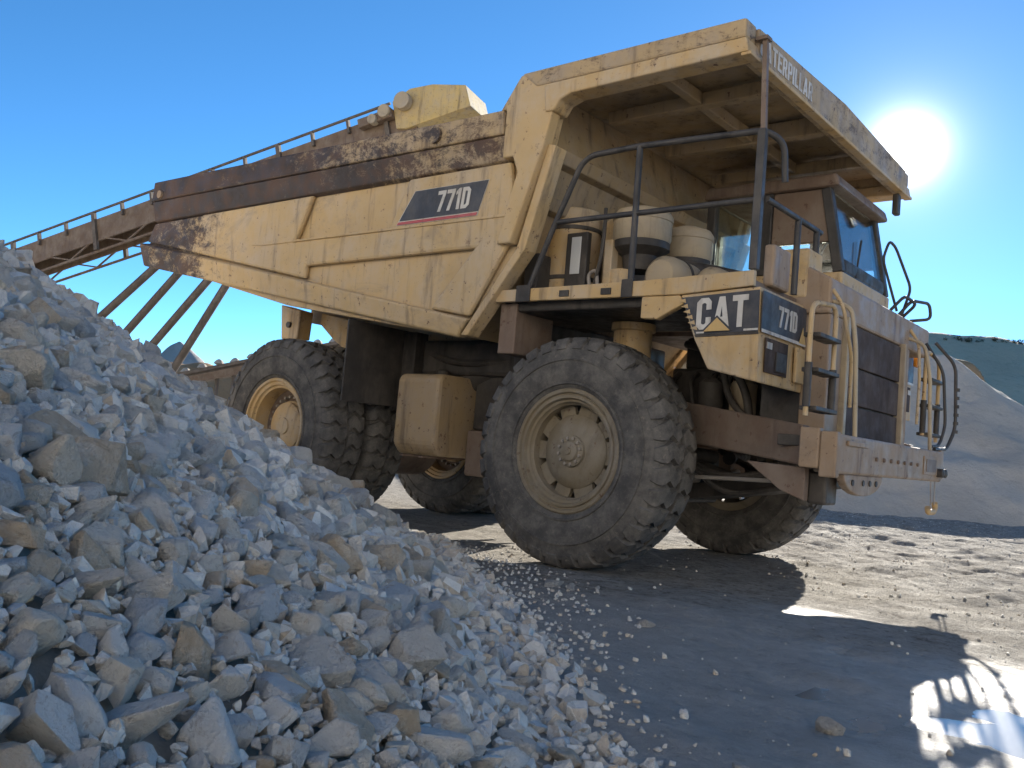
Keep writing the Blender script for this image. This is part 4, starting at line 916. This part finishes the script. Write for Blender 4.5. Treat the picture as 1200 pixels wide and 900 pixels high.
# small gravel: between the rocks and strewn over the floor
VV, FF, k0 = [], [], 0
NP = 5000
u = np.concatenate([g.uniform(-4.5, .6, 4500), g.normal(.3, .9, NP-4500)]); v = np.concatenate([g.uniform(.3, 8.2, 4500), g.uniform(.9, 8.5, NP-4500)])
u[4500:] = np.interp(v[4500:], TV, TU)+np.abs(g.normal(0, .55, NP-4500))
x, y = uv2xy(u, v); z = np.maximum(pile_s(u, v)-.015, ground_z(x, y)); rad2 = np.where(np.arange(NP) < 4500, g.uniform(.007, .017, NP), .004+.020*g.uniform(0, 1, NP)**3)
x2 = g.uniform(-3, 6, 500); y2 = g.uniform(-6.6, 4, 500); x = np.concatenate([x, x2]); y = np.concatenate([y, y2]); z = np.concatenate([z, ground_z(x2, y2)]); rad2 = np.concatenate([rad2, g.uniform(.3, 1, 500)**3*.014])
x3 = g.uniform(-5, 7.5, 5000); y3 = 1.0-.9*x3.clip(-1, 4)+14*g.uniform(0, 1, 5000)**1.2; x = np.concatenate([x, x3]); y = np.concatenate([y, y3]); z = np.concatenate([z, ground_z(x3, y3)]); rad2 = np.concatenate([rad2, .004+.014*g.uniform(0, 1, 5000)**4])
small = [stone(g, 0, 9) for _ in range(16)]
near = np.hypot(x-CAM.x, y-CAM.y) > .55
for i in np.nonzero(near)[0]:
    v_, f_k = small[i % 16]; v2 = v_@rotm(g).T*rad2[i]+np.array((x[i], y[i], z[i]+rad2[i]*.25)); VV.append(v2); FF.append(f_k+k0); k0 += len(v2)
tag(npmesh('gravel', np.vstack(VV), np.vstack(FF), 'rubble', False), 'fine pale gravel strewn over the quarry floor', 'gravel', kind='stuff')
# loose stones on the floor, one by one
loose = [(648, 688, .07, 'flat pale stone on the floor between pile and front wheel'), (755, 736, .055, 'single flat pale stone on the damp floor in front of the front wheel'), (972, 848, .06, 'pale stone lying in the wet ground near the puddle'),
         (645, 640, .03, 'small stone against the foot of the near front tyre'), (668, 692, .045, 'small stone beside the flat pale stone near the pile'), (648, 748, .03, 'little round stone lying clear of the pile foot'), (700, 690, .03, 'tiny pale stone ahead of the near front tyre'), (870, 905, .04, 'pale stone at the bottom edge of the wet floor'), (935, 690, .03, 'tiny stone in the shade near the far front wheel')]
for (px, py, r, lab) in loose:
    d = ray(px, py); P_ = CAM+d*(-CAM.z/d.z)
    zz_ = float(ground_z(np.array([P_.x]), np.array([P_.y]))[0])
    o = bpy.data.objects.new('rock', shapes[int(g.integers(14, 44))]); COL.objects.link(o); o.location = (P_.x, P_.y, zz_+r*.2); o.scale = (r, r*.9, r*.7); o.rotation_euler = (g.uniform(-.2, .2), g.uniform(-.2, .2), g.uniform(0, 6))
    o.color = (.58, .55, .50, 1); tag(o, lab, 'rock', 'loose stones on the floor')

# ------------------------------------------------------------------ scrub on the ridge
def shrub(px, dist, base_y, h, i):
    p = at(px, base_y, dist); root = empty('tree', (p.x, p.y, p.z-h*.35))
    gg = np.random.default_rng(100+i); V_, F_ = [], []; k = 0
    for c in range(9):
        cc = gg.normal(size=3)*np.array((.34, .34, .2))*h+np.array((0, 0, h*.62)); rc = h*gg.uniform(.16, .3)
        for l in range(60):
            q = gg.normal(size=3); q = cc+q/np.linalg.norm(q)*rc*gg.uniform(.5, 1); a = gg.normal(size=3)*h*.05; b = gg.normal(size=3)*h*.05
            V_ += [q-a, q+b, q+a]; F_.append((k, k+1, k+2)); k += 3
    o = npmesh('crown', np.array(V_), np.array(F_), 'leaf', False); o.parent = root
    o2 = MB().tube([(0, 0, -2.5), (0, 0, 0), (0, 0, h*.6)], [h*.06, h*.05, h*.025], 7).build('trunk', 'bark', root)
    tag(root, 'dark scrubby tree on the ridge of the far hill', 'tree', 'scrubby trees along the far ridge'); trees.append((root, px))
gg = np.random.default_rng(3); trees = []
for i in range(9): shrub(1100+i*12+gg.uniform(-6, 6), 206, 404+gg.uniform(-1, 2), gg.uniform(1.4, 2.8), i)
number_off(trees)
